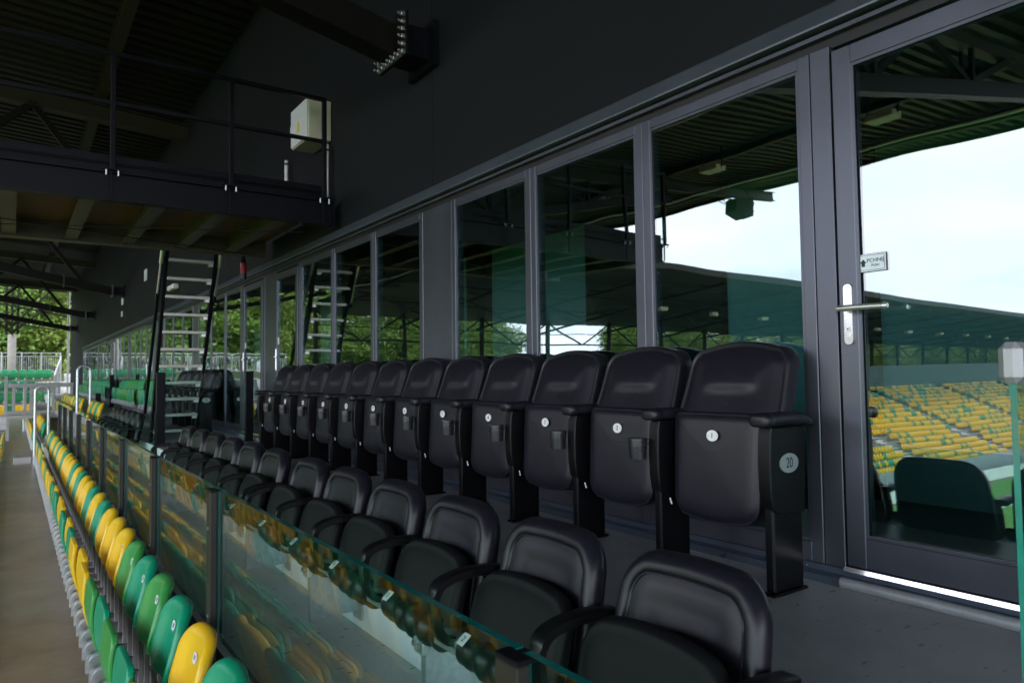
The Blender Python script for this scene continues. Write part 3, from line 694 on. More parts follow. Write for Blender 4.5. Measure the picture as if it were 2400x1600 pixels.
def big_chair(yc, label, num, far_arm=False, cup=True, detail=True, side=None, grp='padded armchairs along the windows'):
    t = thing('armchair', label, 'armchair', (2.36, yc, 0), grp)
    link('backrest', BIG['back'], t); link('seat', BIG['pan'], t).rotation_euler = (rad(random.uniform(-.6, .6)), rad(random.uniform(-.7, .5)), 0)
    sides = [-1]+([1] if far_arm else [])
    for s_ in sides:
        y = s_*BP/2
        link('armrest', BIG['arm'], t, (0, y, 0)); link('side_panel', BIG['panel'], t, (0, y, 0)); link('leg', BIG['leg'], t, (0, y, 0))
    if cup:
        c = link('cup_holder', BIG['cup'], t, (0, -BP/2+.058, 0)); link('cup_bracket', BIG['cupb'], c, (0, 0, 0)); link('cup_clip', BIG['clip'], c, (0, -.02, 0))
    if detail:
        p = link('number_plate', BIG['plate'], t, (.0115, .0, .580)); p.rotation_euler = (0, rad(3.6), 0)
        text('numeral', num, .030, (-.0034, 0, 0), (0, -1, 0), (0, 0, 1), 'ink', p)
        for s_ in (-.022, .022): link('plate_rivet', RIV, p, (0, s_, 0))
        k = link('fabric_tag', BIG['strap'], t, (-.005, .216, .285)); k.rotation_euler = (rad(-22), 0, 0)
    if side:
        sp = MB(); sp.prism(oval(.118, .074, 36), lambda u, v: (u, .001, v), lambda u, v: (u, -.0035, v)); q = sp.build('row_plate', 'plate_grey', t); q.location = (.072, -BP/2-.0285, .493)
        text('row_numeral', side, .056, (0, -.0040, 0), (1, 0, 0), (0, 0, 1), 'ink', q, squeeze=.78)
        for s_ in (-.046, .046):
            r_ = link('plate_rivet', RIV, q, (s_, -.001, 0)); r_.rotation_euler = (0, 0, rad(90)); r_.scale = (1.6, 1.6, 1.6)
    return t
Y1 = 1.925
for i in range(12):
    n = i+1
    lab = '%s black padded armchair from the door, in the row by the windows' % ordn(n)
    if n == 1: lab = 'black padded armchair numbered 1 with the oval row plate 20 on its side'
    big_chair(Y1+BP*i, lab, str(n), far_arm=(i == 11), cup=(i > 0), side='20' if i == 0 else None)
for i in range(5):
    big_chair(11.92+BP*i, ('black padded armchair with oval plate 20 behind the glass screen, by the ladder' if i == 0 else ordn(i+1)+' black padded armchair in the block behind the glass screen'), str(i+1), cup=True, side='20' if i == 0 else None, detail=(i < 2), grp='padded armchairs past the glass screen')

# ---- small tip-up seat on the lower tier (origin: pipe level; faces -x)
def small_back():
    M = MB(); out = densify(rrect(.486, .425, .105, 8, 0, .1875), .02)
    out = [(u*(1-.08*max(0, (v-.1)/.3)), v+(.012*(1-(u/.235)**2) if v > .3 else 0)) for u, v in out]
    fn = lambda u, v, h: (.10+.30*max(0, v)*.75+.08*min(0, v)-h-.30*u*u, u, v)
    rings = [(.02, -.050), (.006, -.046), (0, -.034), (0, -.022), (.004, -.006), (.012, .006), (.024, .012), (.038, .013), (.045, .010), (.0475, .005), (.050, .009), (.053, .009), (.056, .004), (.066, .006), (.09, .010)]
    rings += [(('s', s), .006+.006*(1-s)) for s in (.85, .7, .5, .3, .12)]
    M.pillow(out, rings, fn, back=1); return M.mesh('backrest', 'leather', True, 60)
def small_shell():
    M = MB(); out = densify(rrect(.452, .41, .10, 8, 0, .1825), .03)
    out = [(u*(1-.08*max(0, (v-.1)/.3)), v) for u, v in out]
    fn = lambda u, v, h: (.10+.30*max(0, v)*.75+.08*min(0, v)-h-.30*u*u, u, v)
    M.pillow(out, [(.03, -.072), (.006, -.066), (0, -.049)], fn, back=1); return M.mesh('back_shell', 'black_plastic', True, 60)
def small_pan():
    M = MB(); out = densify(rrect(.468, .275, .080, 8, 0, .0), .02)
    out = [(u, v+(.030*(1-(u/.234)**2) if v > .05 else 0)) for u, v in out]
    def fn(u, v, h):
        vv = v+.098; return (.30*vv-h-.03*math.sin((v+.18)*6), u, vv)
    rings = [(.03, -.050), (.008, -.046), (0, -.034), (0, -.012), (.006, -.002), (.012, .001), (.017, -.001), (.03, .004), (.06, .008)]+[(('s', s), .008) for s in (.7, .4, .15)]
    M.pillow(out, rings, fn, back=1); return M.mesh('seat', 'fabric_black', True, 60)
def small_arm():
    M = MB()
    path = [(.15, .192), (.06, .202), (-.02, .200), (-.070, .190), (-.100, .174), (-.112, .148), (-.113, .09), (-.104, .05), (-.085, .015), (-.055, -.005), (-.01, -.005), (.03, .015), (.055, .05)]
    pts = []
    for i in range(len(path)-1):
        for k in range(4):
            t = k/4; p0 = path[max(i-1, 0)]; p1 = path[i]; p2 = path[i+1]; p3 = path[min(i+2, len(path)-1)]
            pts.append(tuple(.5*((2*p1[j])+(-p0[j]+p2[j])*t+(2*p0[j]-5*p1[j]+4*p2[j]-p3[j])*t*t+(-p0[j]+3*p1[j]-3*p2[j]+p3[j])*t**3) for j in (0, 1)))
    pts.append(path[-1]); vs = []; fs = []
    for i, p in enumerate(pts):
        a = pts[max(i-1, 0)]; b = pts[min(i+1, len(pts)-1)]; l = math.dist(a, b) or 1; nx, nz = -(b[1]-a[1])/l, (b[0]-a[0])/l
        wd = .027 if i < 20 else .021; th = .013 if i < 24 else .013
        for (s_, q) in ((-1, -1), (-.75, -1.25), (.75, -1.25), (1, -1), (1, .8), (.7, 1.1), (-.7, 1.1), (-1, .8)): vs.append((p[0]+nx*th*q, s_*wd, p[1]+nz*th*q))
    n = 8
    for i in range(len(pts)-1):
        for k in range(n): fs.append((i*n+k, i*n+(k+1) % n, (i+1)*n+(k+1) % n, (i+1)*n+k))
    fs += [tuple(range(n))[::-1], tuple((len(pts)-1)*n+k for k in range(n))]
    M.add(vs, fs); return M.mesh('armrest', 'black_plastic', True, 55)
def hinge():
    M = MB(); y = -.20
    # corrugated moulded hinge wrapped round the pipe
    pts = []; rs = []
    for k in range(33):
        t = k/32; yy = -.19+.36*t; pts.append((0, yy, 0)); rs.append(.052+.0065*math.cos(t*2*math.pi*4)*(1-.3*t)+.010*math.sin(math.pi*t))
    M.tube(pts, rs, 18); M.tube([(0, .172, 0), (0, .212, 0)], .054, 18); M.tube([(0, .160, 0), (0, .171, 0)], .047, 18)
    M.prism([(-.02, .01), (.03, -.02), (.085, .07), (.04, .10)], lambda u, v: (u+.02, -.16, v), lambda u, v: (u+.02, .16, v))
    return M.mesh('hinge', 'black_plastic', True, 50)
def spl():
    M = MB(); M.bevbox(-.022, .022, -.019, .019, 0, .002, .0008); return M.mesh('number_plate', 'plate_white')
SM = dict(back=small_back(), shell=small_shell(), pan=small_pan(), arm=small_arm(), hinge=hinge(), plate=spl())
SP = .555
def small_seat(yc, label, num, far=False, detail=True, grp='tip-up padded seats on the lower tier', z=-.035):
    t = thing('tip_up_seat', label, 'seat', (1.215, yc, z), grp)
    link('backrest', SM['back'], t, (-.005, 0, .0)); link('back_shell', SM['shell'], t, (-.005, 0, 0)); link('seat', SM['pan'], t).rotation_euler = (0, rad(random.uniform(-5, 3)), 0)
    for s_ in [-1]+([1] if far else []): link('armrest', SM['arm'], t, (.02, s_*SP/2, .02))
    link('hinge', SM['hinge'], t)
    if detail:
        p = link('number_plate', SM['plate'], t, (-.034, .192, .0435)); p.rotation_euler = (0, rad(-38), 0)
        text('numeral', num, .028, (0, 0, .0024), (0, -1, 0), (1, 0, 0), 'ink', p)
    return t
ys_ = []
for i in range(12):
    y = 1.21+SP*i+(.12 if i >= 6 else 0); ys_.append(y)
    small_seat(y, '%s black tip-up seat from the near end, on the pipe behind the glass barrier' % ordn(i+1), str(i+1), far=(i == 11 or i == 5))
for i in range(6):
    small_seat(10.75+SP*i, '%s black tip-up seat past the low glass screen, counted from the screen' % ordn(i+1), str(i+1), detail=False, grp='tip-up seats past the glass screen')
# pipe and galvanised brackets carrying the small seats
pr = thing('seat_support_pipe', 'galvanised pipe on wall brackets carrying the black tip-up seats', 'support rail', (1.215, 0, -.035))
MB().tube([(0, -.6, 0), (0, 8.4, 0)], .034, 18).build('pipe', 'galv', pr, smooth=True)
MB().box(-.046, -.0345, -.6, 8.4, -.016, .004).build('pipe_fin', 'galv', pr)
MB().tube([(0, 10.3, 0), (0, 14.2, 0)], .034, 12).build('pipe', 'galv', pr, smooth=True)
br = MB(); br.prism([(-.030, .036), (.03, .036), (.03, -.04), (.234, -.19), (.234, -.30), (-.020, -.30), (-.030, -.10)], lambda u, v: (u, -.004, v), lambda u, v: (u, .004, v))
br.bevbox(-.045, -.020, -.035, .035, -.09, .030, .004); br.bevbox(-.020, .012, -.030, .030, -.075, -.036, .003); br.box(.222, .234, -.05, .05, -.34, -.13)
br.box(-.030, -.022, -.03, .004, -.30, -.09)
BRK = br.mesh('bracket', 'galv')
bl = MB(); bl.tube([(-.046, 0, 0), (-.056, 0, 0)], .011, 6); BL2 = bl.mesh('bolt', 'bright_steel')
for y in (.95, 2.25, 3.42, 4.55, 5.7, 6.85, 8.0, 10.8, 12.6):
    o = link('bracket', BRK, pr, (0, y, 0)); link('bolt', BL2, o, (0, -.018, -.055)); link('bolt', BL2, o, (0, .018, -.055))

# ---- coloured plastic seats (origin on the floor, faces -x)
def shell_back():
    M = MB(); out = densify(rrect(.415, .345, .115, 9, 0, .637), .022)
    out = [(u*(1-.06*max(0, (v-.6)/.2)), v) for u, v in out]
    fn = lambda u, v, h: (.062+.26*(v-.45)-h-(.85+.5*(v-.41))*u*u, u, v)
    rings = [(.02, -.052), (.004, -.046), (0, -.036), (0, -.024), (.003, -.013), (.009, -.005), (.018, .000), (.030, .0025), (.045, .003), (.065, .0015), (.085, -.001)]+[(('s', s), -.003) for s in (.8, .55, .3, .1)]
    M.pillow(out, rings, fn, back=1); return M
def shell_pan():
    M = MB(); out = densify(rrect(.395, .36, .05, 6, 0, .0), .03)
    def fn(u, v, h):
        vv = .425+v; return (-.075-h-.024*math.sin((v+.18)*9.5)-.015*(v/.18), u, vv)
    M.pillow(out, [(.010, -.018), (0, -.012), (0, .006), (.006, .012), (.02, .013)]+[(('s', s), .008) for s in (.75, .45, .15)], fn, back=1); return M
def seat_frame():
    M = MB()
    for s_ in (-.115, .115): M.bevbox(.118, .146, s_-.017, s_+.017, 0, .56, .003)
    M.box(.150, .158, -.19, .19, .205, .225); M.bar((.09, -.115, .22), (-.055, -.115, .235), .02, .035); M.bar((.09, .115, .22), (-.055, .115, .235), .02, .035)
    M.box(.09, .17, -.16, .16, 0, .008); return M.mesh('frame', 'frame_grey')
def dcap():
    M = MB(); p = [(.03, -.055), (.03, .05), (-.02, .055)]+[(-.02+.055*math.cos(a)*1, .0+.055*math.sin(a)) for a in [rad(90+12*k) for k in range(1, 8)]]+[(-.0755, -.055)]
    M.prism(p, lambda u, v: (u-.07, -.022, v+.255), lambda u, v: (u-.07, .022, v+.255))
    p2 = [(.02, -.045), (.02, .038), (-.02, .042)]+[(-.02+.043*math.cos(a), .0+.043*math.sin(a)) for a in [rad(90+14*k) for k in range(1, 7)]]+[(-.062, -.045)]
    M.prism(p2, lambda u, v: (u-.07, -.0225, v+.252), lambda u, v: (u-.07, -.030, v+.252))
    return M.mesh('hinge_cap', 'galv')
def stick():
    M = MB(); M.prism(rrect(.062, .044, .0215, 6), lambda u, v: (0, u, v), lambda u, v: (-.0012, u, v)); return M.mesh('number_sticker', 'plate_white')
SHB = {c: shell_back().mesh('backrest', c, True, 60) for c in ('yellow', 'teal', 'green', 'far_green')}
SHP = {c: shell_pan().mesh('seat', c, True, 60) for c in ('yellow', 'teal', 'green', 'far_green')}
SFR, SDC, STK = seat_frame(), dcap(), stick()
CN = {'yellow': 'yellow', 'teal': 'blue-green', 'green': 'grass-green', 'far_green': 'dark green'}
def col_seat(x, y, z, c, label, grp, num=None, rz_=0, light=False):
    t = thing('stadium_seat', label, 'seat', (x, y, z), grp, rz_)
    link('backrest', SHB[c], t); link('seat', SHP[c], t).rotation_euler = (rad(random.uniform(-1.5, 1.5)), rad(random.uniform(-1.5, 1.5)), 0)
    f = link('frame', SFR, t)
    link('hinge_cap', SDC, t, (0, -.115, 0))
    if not light: link('hinge_cap', SDC, t, (0, .115, 0))
    if num:
        p = link('number_sticker', STK, t, (.1265, -.0, .700)); p.rotation_euler = (0, rad(14.6), 0)
        text('numeral', num, .026, (-.0016, 0, 0), (0, -1, 0), (0, 0, 1), 'ink_blue', p)
    return t
CP = .470
seq = 'TYTGTGYYYTYTYYTYTYYYTYYTYTYYTTYT'
cm = {'T': 'teal', 'Y': 'yellow', 'G': 'green'}
y = 2.70-2*CP
seq = 'YG'+seq
for i, ch in enumerate(seq):
    col_seat(.500, y+CP*i, -1.0, cm[ch], '%s %s plastic seat from the near end, in the row below the glass barrier' % (ordn(i+1), CN[cm[ch]]), 'plastic seats below the glass barrier', num=str(84-i) if i < 14 else None)
for i in range(28):
    c = random.choice(['yellow', 'yellow', 'teal'])
    col_seat(.500, 20.2+CP*i, -1.0, c, '%s plastic seat past the stair aisle in the walkway row, %s' % (ordn(i+1), CN[c]), 'plastic seats past the stair aisle', light=True)
for i in range(22):
    c = ['yellow', 'teal', 'yellow', 'teal', 'yellow', 'yellow', 'teal'][i % 7]
    col_seat(1.21, 15.2+CP*i+(1.9 if i >= 5 else 0), -.42, c, '%s plastic seat of the middle tier behind the black seats, %s' % (ordn(i+1), CN[c]), 'plastic seats on the middle tier', light=True)
k = 0
for (a, b) in ((15.3, 16.9), (17.9, 22.0), (24.0, 34.2)):
    yy = a
    while yy < b:
        c = random.choice(['teal', 'green', 'far_green', 'green'])
        k += 1
        col_seat(2.28, yy, 0, c, '%s seat in the green row along the far wall, %s' % (ordn(k), CN[c]), 'green seats along the far wall', light=True); yy += CP
for i in range(62):
    c = random.choice(['yellow', 'yellow', 'teal'])
    col_seat(-.385, 1.1+CP*i, -1.75, c, '%s seat in the row edging the walkway on its pitch side, %s' % (ordn(i+1), CN[c]), 'plastic seats on the pitch side of the walkway', light=True)
# far corner block, facing the camera (rows along x)
struct(MB().add([(-40, 47.5, -1.9), (4, 47.5, -1.9), (4, 56, 1.2), (-40, 56, 1.2)], [(0, 1, 2, 3)]).build('corner_slope', 'tier'))
rows = [(49.6, -1.45), (50.5, -.72), (51.4, -.05), (52.3, .62)]
for r, (yy, zz) in enumerate(rows):
    n = (13, 12, 11, 13)[r]; x1 = (2.0, 1.6, .9, 1.75)[r]
    struct(MB().box(-9, 2.4, yy-.35, yy+.55, zz-.7, zz).build('corner_tier', 'tier'))
    for i in range(n):
        c = random.choice(['far_green', 'far_green', 'green', 'teal']) if r < 3 else 'far_green'
        if r == 0 and random.random() < .35: c = 'yellow'
        col_seat(x1-.43*i, yy, zz, c, '%s seat from the stair, %s, in the %s row of the far corner' % (ordn(i+1), CN[c], ('front', 'second', 'third', 'top')[r]), 'seats in the far corner block', rz_=rad(90), light=True)

# ------------------------------------------------------------------ glass barrier
XG, GT, GB = .755, .355, -.286
bar_ = thing('glass_barrier', 'glass balustrade on dark posts in front of the black tip-up seats', 'balustrade', (XG, 0, -.42))
gp = [-.9, 1.045, 3.36, 4.98, 6.58, 8.18, 9.78, 11.38, 12.98, 14.58, 16.2]
for a, b in zip(gp, gp[1:]):
    a2, b2 = a+.012, b-.012
    g = MB(); x0, x1 = -.009, .009; z0, z1 = GB+.42, GT+.42
    g.add([(x0, a2, z0), (x1, a2, z0), (x1, b2, z0), (x0, b2, z0), (x0, a2, z1), (x1, a2, z1), (x1, b2, z1), (x0, b2, z1)],
          [(0, 3, 2, 1), (4, 5, 6, 7), (0, 1, 5, 4), (2, 3, 7, 6)], 1)
    g.add([(x0, a2, z0), (x0, b2, z0), (x0, b2, z1), (x0, a2, z1)], [(0, 1, 2, 3)], 0)
    g.add([(x1, a2, z0), (x1, b2, z0), (x1, b2, z1), (x1, a2, z1)], [(0, 1, 2, 3)], 0)
    g.build('glass_pane', ['barrier_glass', 'glass_edge'], bar_)
for y in gp[1:]:
    p = MB(); p.bevbox(-.040, -.010, y-.035, y+.035, -.30, GT+.42-.012, .003); p.build('post', 'post_brown', bar_)
    p = MB(); p.bevbox(.0105, .013, y-.035, y+.035, .14, GT+.42-.004, .001); p.bevbox(-.0405, .0135, y-.0355, y+.0355, GT+.42-.012, GT+.42-.002, .002); p.build('clamp_cover', 'dark_steel', bar_)
    p = MB(); p.tube([(-.040, y, .60), (-.043, y, .60)], .008, 10); p.tube([(-.040, y, .22), (-.043, y, .22)], .008, 10); p.build('post_bolt', 'galv', bar_)
MB().bevbox(-.05, .03, -.9, 16.3, -.02, .03, .004).build('base_rail', 'dark_steel', bar_)
# screens across the tiers
def screen(y, label, edge, post):
    t = thing('glass_screen', label, 'glass screen', (0, y, 0))
    def pane(x0, x1, z0, z1):
        g = MB(); a, b = -.006, .006
        g.add([(x0, a, z0), (x1, a, z0), (x1, b, z0), (x0, b, z0), (x0, a, z1), (x1, a, z1), (x1, b, z1), (x0, b, z1)], [(0, 3, 2, 1), (4, 5, 6, 7), (1, 2, 6, 5), (3, 0, 4, 7)], 1)
        g.add([(x0, a, z0), (x1, a, z0), (x1, a, z1), (x0, a, z1)], [(0, 1, 2, 3)], 0); g.add([(x0, b, z0), (x1, b, z0), (x1, b, z1), (x0, b, z1)], [(0, 1, 2, 3)], 0)
        g.build('glass_pane', ['barrier_glass', 'glass_edge'], t)
    pane(edge, 2.49, .08, .90)
    if post: pane(.80, 1.42, -.34, .41)
    for x in ([1.535] if post else [])+[2.59]:
        b = MB(); b.bevbox(x-.098, x+.0, -.04, .04, .0, .915, .004); b.bevbox(x-.12, x+.02, -.06, .06, 0, .012, .003); b.build('post', 'dark_steel', t)
    if post:
        b = MB(); b.bevbox(1.425, 1.445, -.03, .03, -.42, .42, .003); b.build('post', 'dark_steel', t)
    else:
        for z in (.815, .12): MB().bevbox(edge-.02, edge+.05, -.022, .022, z, z+.085, .014).build('clamp', 'frame_light', t)
        b = MB(); b.tube([(edge+.01, -.0225, .857), (edge+.01, -.030, .857)], .014, 12); b.build('clamp_bolt', 'alu', t)
screen(9.62, 'tall glass screen between dark posts beside the ladder', 1.54, True)
screen(.585, 'edge of a teal glass screen with a steel clamp by the door', 1.655, False)
for (x, y) in ((2.35, 23.6), (1.5, 17.6)):
    t = thing('steel_post', 'dark square steel post standing among the green seats' if x > 2 else 'short dark post at the end of the middle tier', 'post', (x, y, 0 if x > 2 else -.42))
    MB().bevbox(-.05, .05, -.05, .05, 0, .95, .004).build('shaft', 'dark_steel', t); MB().bevbox(-.09, .09, -.09, .09, 0, .015, .003).build('base_plate', 'dark_steel', t)

# ------------------------------------------------------------------ stair aisle, hand rails and far fittings
def steps(name, x0, y0, y1, z0, n, run, rise, label):
    t = thing(name, label, 'steps', (x0, y0, z0))
    for k in range(n): MB().bevbox(run*k, run*(k+1)-.003, 0, y1-y0, 0, rise*(k+1), .006).build('step', 'step_concrete', t)
steps('concrete_steps', .40, 18.35, 19.8, -1.0, 2, .16, .19, 'pale concrete steps leading up from the walkway')
steps('concrete_steps', .72, 18.35, 19.8, -.62, 4, .18, .15, 'grey concrete steps rising to the upper tier')
steps('concrete_steps', -.30, 18.9, 20.0, -1.4, 2, .33, .27, 'low pale concrete block where the walkway meets the aisle')
def loop_rail(x0, x1, z0, z1, y, r, label):
    t = thing('loop_handrail', label, 'handrail', (x0, y, z0), 'loop handrails in the stair aisle')
    zt = z1; w = (x1-x0)/2; pts = [(0, 0, 0), (0, 0, zt-z0-w)]
    for k in range(1, 13): a = math.pi*(1-k/12); pts.append((w+w*math.cos(a), 0, zt-z0-w+w*math.sin(a)))
    pts.append((2*w, 0, .38)); MB().tube(pts, r, 10).build('tube', 'galv', t, smooth=True)
    MB().bevbox(-.06, .06, -.06, .06, 0, .01, .002).build('base_plate', 'galv', t)
loop_rail(.40, .645, -1.0, .70, 18.6, .030, 'steel loop handrail rising from the walkway steps')
loop_rail(1.18, 1.43, -.20, 1.14, 18.6, .030, 'taller steel loop handrail at the top of the aisle steps')
loop_rail(.32, .55, -1.0, .76, 30.5, .026, 'distant steel loop handrail behind the grey guard frame')
gf = thing('guard_frame', 'grey steel guard frame standing across the far tiers', 'barrier', (-.2, 26, -1.0))
def GFp(mb, nm): mb.v = [(x+.2, y-26, z+1.0) for x, y, z in mb.v]; mb.build(nm, 'frame_light', gf)
GFp(MB().bevbox(-.12, 1.55, 25.95, 26.05, .60, .73, .006), 'top_rail'); GFp(MB().bevbox(-.14, 1.36, 25.95, 26.05, -.20, -.10, .006), 'bottom_rail')
GFp(MB().bevbox(-.14, 1.36, 25.6, 25.95, -.32, -.205, .006), 'deck_edge')
for (x, z0, z1) in ((-.17, -.25, .95), (.02, -.2, .60), (.30, -.2, .60), (.46, -.2, .6), (1.02, -.2, .6), (1.50, -.42, .6), (-.12, -1.0, -.25)): GFp(MB().bevbox(x-.04, x+.04, 25.96, 26.04, z0, z1, .005), 'upright')
# fence across the far end
fn_ = thing('end_fence', 'galvanised bar fence along the top of the far corner block', 'fence', (0, 55, 1.2))
MB().bar((-12, 0, 1.34), (2.55, 0, 1.34), .06, .05).build('top_rail', 'galv', fn_); MB().bar((-12, 0, 1.12), (2.55, 0, 1.12), .04, .04).build('mid_rail', 'galv', fn_); MB().bar((-12, 0, .08), (2.55, 0, .08), .05, .04).build('bottom_rail', 'galv', fn_)
bm_ = MB().bevbox(-.012, .012, -.012, .012, .08, 1.12, .002).mesh('baluster', 'galv'); pm_ = MB().bevbox(-.035, .035, -.035, .035, 0, 1.36, .004).mesh('post', 'galv')
for i in range(120): link('baluster', bm_, fn_, (2.48-.121*i, 0, 0))
for i in range(14): link('post', pm_, fn_, (2.5-1.04*i, -.04, 0))
struct(MB().box(-12, 2.7, 54.6, 56.5, -2, 1.2).build('corner_terrace', 'earth'))
sr = thing('stair_railing', 'galvanised stair railing sloping down beside the building end', 'railing', (1.95, 49.2, 0))
MB().bar((0, 0, 1.05), (.55, 4.6, 2.3), .05).build('top_rail', 'galv', sr); MB().bar((0, 0, .9), (.55, 4.6, 2.12), .035).build('mid_rail', 'galv', sr)
for k in range(9):
    f = k/8; MB().bar((.55*f, 4.6*f, -.6+1.2*f), (.55*f, 4.6*f, 1.05+1.25*f), .05 if k % 4 == 0 else .025).build('upright', 'galv', sr)
dp = thing('downpipe', 'pale vertical pipe at the far end of the building', 'pipe', (2.58, 48.4, 0))
MB().tube([(0, 0, 0), (0, 0, 6.2)], .06, 10).build('tube', 'pipe_white', dp, smooth=True)
cl = thing('roof_column', 'pale grey round column under the far truss', 'column', (-.1, 52.8, -1.5))
MB().tube([(0, 0, 0), (0, 0, 5.1)], .22, 16).build('shaft', 'tier', cl, smooth=True)
q = MB()
for dx, dy in ((-.28, 0), (.28, 0), (0, .28), (0, -.28)): q.bar((dx, dy, 5.1), (dx*1.1, dy, 9.4), .12)
for k in range(5): q.bar((-.28, 0, 5.3+.8*k), (.28, 0, 5.9+.8*k), .06)
for (ex, ez) in ((2.6, 8.6), (-3.2, 8.8), (1.9, 6.9), (-2.6, 7.2)): q.bar((0, 0, 5.6 if ez > 8 else 5.2), (ex, -.5, ez), .11)
q.bar((-4, -.2, 7.6), (3.2, -.2, 6.2), .10); q.bar((-4, -.2, 6.4), (2.2, -.2, 5.4), .08); q.build('lattice_head', 'truss_steel', cl)

# ------------------------------------------------------------------ the stand behind the goal (mirrored in the windows)
gs = MB(); NR = 18
for k in range(NR):
    y0 = 30+.9*k; z = -8.9+.385*k
    gs.box(-150, -36, y0, y0+.905, z-.9, z)
struct(gs.build('goal_stand_terrace', 'tier'))
struct(MB().box(-150, -36, 29.6, 29.9, -9.4, -7.6).build('goal_stand_front_wall', 'plate_grey'))
struct(MB().box(-150, -18, 46.6, 46.9, -3, 1.3).build('goal_stand_back_wall', 'back_wall_green'))
AIS = (-48, -64, -81, -99, -118, -136)
vs_ = {c: MB() for c in ('yellow', 'teal')}
for k in range(NR):
    z = -8.9+.385*k; yb = 30.62+.9*k; x = -37.0
    while x > -149:
        x -= .52
        if any(abs(x-a) < .75 for a in AIS): continue
        if k in (5, 6) and any(abs(x-a) < 2.6 for a in AIS): continue
        c = 'teal' if random.random() < (.10+.35*(k/NR)**2) else 'yellow'
        B_ = vs_[c]
        B_.add([(x-.18, yb, z+.36), (x+.18, yb, z+.36), (x+.15, yb+.10, z+.80), (x-.15, yb+.10, z+.80), (x-.18, yb+.07, z+.36), (x+.18, yb+.07, z+.36), (x+.15, yb+.15, z+.80), (x-.15, yb+.15, z+.80)],
               [(0, 1, 2, 3), (5, 4, 7, 6), (3, 2, 6, 7), (0, 3, 7, 4), (1, 5, 6, 2)])
        B_.add([(x-.17, yb-.05, z+.30), (x+.17, yb-.05, z+.30), (x+.17, yb-.09, z+.62), (x-.17, yb-.09, z+.62)], [(0, 1, 2, 3)])
for c in vs_: tag(vs_[c].build('goal_stand_seats', c), 'rows of %s seats in the stand behind the goal' % CN[c], 'seats', None, 'stuff')
for i, a in enumerate(AIS):
    t = thing('aisle_stair', '%s grey stair between the seat blocks behind the goal' % ordn(i+1), 'stair', (a, 30, -8.9), 'stairs of the goal stand')
    q = MB()
    for k in range(NR*2): q.box(-.6, .6, .45*k, .45*k+.46, (.1925*k)-.2, .1925*k+.09)
    q.build('flight', 'step_concrete', t)
    q = MB(); q.bar((-.65, .4, 1.0), (-.65, 15.8, 8.2), .05); q.build('rail', 'galv', t)
gr = thing('goal_stand_roof', 'dark green roof with lattice trusses over the stand behind the goal', 'roof', (0, 0, 0))
def edge(x):  # front edge: slight bend
    t = (x+43)/(-148+43); return 33+2*t, .85+(.2015*(1-t)+.158*t)*(33+2*t)
pts = [x for x in range(-14, -190, -8)]
q = MB(); vs = []; fs = []
for x in pts:
    ey, ez = edge(x); vs += [(x, ey, ez), (x, ey+24, ez-1.8), (x, ey, ez+.45), (x, ey+24, ez-1.3)]
for i in range(len(pts)-1):
    o = 4*i; fs += [(o, o+1, o+5, o+4), (o+2, o+6, o+7, o+3), (o, o+4, o+6, o+2), (o+1, o+3, o+7, o+5)]
q.add(vs, fs); q.build('roof_deck', 'roof_deck', gr)
q = MB()
for x in pts:
    ey, ez = edge(x)
    q.bar((x, ey+.3, ez-.3), (x, ey+23, ez-2.7), .18); q.bar((x, ey+22, -2), (x, ey+22, ez-1.5), .35)
    for k in range(5):
        a = ey+1+4.2*k; q.bar((x, a, ez-.35-.10*(a-ey)), (x, a+2.1, ez-.05-.075*(a+2.1-ey)), .09)
for i in range(len(pts)-1):
    e0, z0 = edge(pts[i]); e1, z1 = edge(pts[i+1])
    for off, d0, d1 in ((22, 1.7, 4.0), (13, 1.2, 2.2)):
        xm = (pts[i]+pts[i+1])/2
        q.bar((pts[i], e0+off, z0-d0), (xm, e1+off, z1-d1), .13); q.bar((xm, e0+off, z0-d1), (pts[i+1], e1+off, z1-d0), .13)
    q.bar((pts[i], e0+22, z0-4.0), (pts[i+1], e1+22, z1-4.0), .16); q.bar((pts[i], e0+22, z0-2.9), (pts[i+1], e1+22, z1-2.9), .08)
    for o2 in (4, 9, 16): q.bar((pts[i], e0+o2, z0-.2-.075*o2), (pts[i+1], e1+o2, z1-.2-.075*o2), .12)
q.build('trusses', 'truss_steel', gr)
for i in range(14):
    x = -40-7.5*i; ey, ez = edge(x)
    t = thing('floodlight', '%s floodlight under the roof behind the goal' % ordn(i+1), 'floodlight', (x, ey+9, ez-1.5), 'floodlights of the goal stand')
    MB().bevbox(-.45, .45, -.25, .25, -.16, .16, .04).build('housing', 'box_cream', t)
t = thing('advertising_board', 'long white board along the goal end of the pitch', 'board', (-100, 27.6, -9.4))
MB().bevbox(0, 62, -.05, .05, 0, 1.0, .01).build('panel', 'plate_white', t)

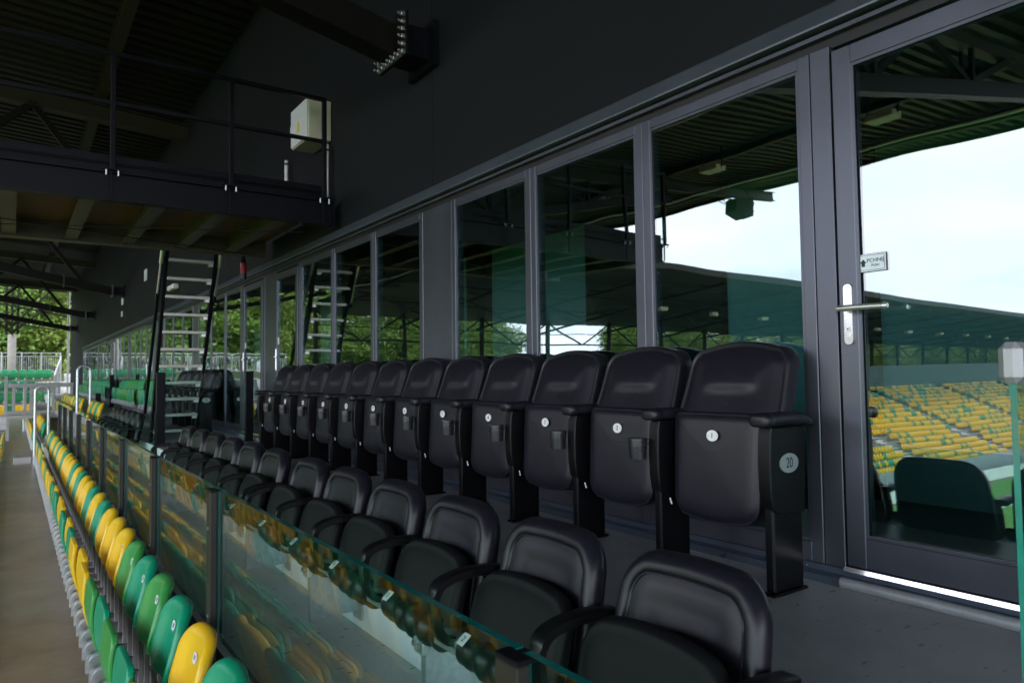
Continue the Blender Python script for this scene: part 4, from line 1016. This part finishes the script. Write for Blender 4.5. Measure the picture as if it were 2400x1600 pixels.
# ------------------------------------------------------------------ trees
def tree_meshes(seed, h, cr_, leaf):
    R = random.Random(seed); T = MB()
    T.tube([(0, 0, 0), (.1, .05, h*.22), (-.1, .1, h*.45), (.05, 0, h*.7)], [h*.022, h*.018, h*.012, h*.005], 8)
    clumps = []
    for k in range(16):
        a = R.uniform(0, 6.28); z0 = h*R.uniform(.18, .6); l = cr_*R.uniform(.55, 1.0); e = R.uniform(.15, .8)
        p1 = Vector((math.cos(a)*l*.5, math.sin(a)*l*.5, z0+l*e*.5)); p2 = Vector((math.cos(a)*l, math.sin(a)*l, z0+l*e))
        T.tube([(0, 0, z0), p1, p2], [h*.008, h*.005, h*.002], 5); clumps += [p1, p2]
    C = MB(); vs = []; fs = []
    for k in range(330):
        a = R.uniform(0, 6.28); zz = R.uniform(-.82, 1); rr_ = math.sqrt(max(0, 1-zz*zz))*R.uniform(.25, 1.05)
        clumps.append(Vector((math.cos(a)*cr_*rr_, math.sin(a)*cr_*rr_, h*.56+zz*h*.43)))
    for c in clumps:
        s_ = cr_*R.uniform(.10, .22)
        for j in range(64):
            d = Vector((R.gauss(0, 1), R.gauss(0, 1), R.gauss(0, .75))); p = c+d*s_*.62
            u = Vector((R.gauss(0, 1), R.gauss(0, 1), R.gauss(0, 1))).normalized(); w_ = u.cross(Vector((R.gauss(0, 1), R.gauss(0, 1), R.gauss(0, 1)))).normalized()
            l = leaf*R.uniform(.6, 1.3); o = len(vs); vs += [p-u*l*.5, p+w_*l*.3, p+u*l*.5, p-w_*l*.3]; fs.append((o, o+1, o+2, o+3))
    C.add(vs, fs); return T.mesh('trunk', 'bark'), C
protos = []
for i in range(3):
    tm, C = tree_meshes(11+i, 15, 5.6, .34); me = bpy.data.meshes.new('crown'); me.from_pydata(C.v, [], C.f); me.materials.append(MAT['leaf_'+'abc'[i]]); protos.append((tm, me))
spots = [(-6.5, 80, 1.35), (5.5, 86, 1.4), (-14, 88, 1.4), (-21, 86, 1.3), (-29, 90, 1.05), (-37, 88, 1.05), (-46, 93, 1.05), (-55, 94, 1.05), (-66, 73, 0.8), (-78, 73, 0.8), (-90, 73, 0.8), (-103, 73, 0.8), (-118, 73, 0.8), (-135, 73, 0.8), (-152, 73, 0.8), (14, 90, 1.4), (-3.0, 66, 1.0), (3.2, 68, 1.1), (-9, 72, 1.15), (7.5, 76, 1.0), (-16, 74, 1.05), (-24, 78, 1.0), (0.2, 84, 1.3), (12.5, 72, 1.0), (-32, 76, 0.95), (-41, 80, 1.0), (-50, 84, 0.95), (-60, 66, 0.72), (-71, 66, 0.72), (-83, 66, 0.72), (-96, 66, 0.72), (-110, 66, 0.72), (-126, 66, 0.72), (-143, 66, 0.72), (-160, 66, 0.72), (-172, 66, 0.72), (-184, 67, 0.72), (-197, 65, 0.72), (-210, 67, 0.72), (-224, 68, 0.72), (-170, 75, 0.8), (-188, 76, 0.8), (-206, 76, 0.8)]
for i, (x, y, s_) in enumerate(spots):
    t = thing('leafy_tree', ('%s leafy green tree beyond the far corner, counted from the building outwards' if y < 79 and x > -30 else '%s leafy tree behind the goal stand, counted from the building outwards') % ordn(i+1), 'tree', (x, y, -3.4), 'trees beyond the stands', R_ if (R_ := random.uniform(0, 6)) else 0)
    t.scale = (s_, s_, s_*random.uniform(.9, 1.1)); tm, cmx = protos[i % 3]
    link('trunk', tm, t); link('crown', cmx, t)
struct(MB().box(-200, 60, 58, 130, -9.4, -3.3).build('bank', 'earth'))
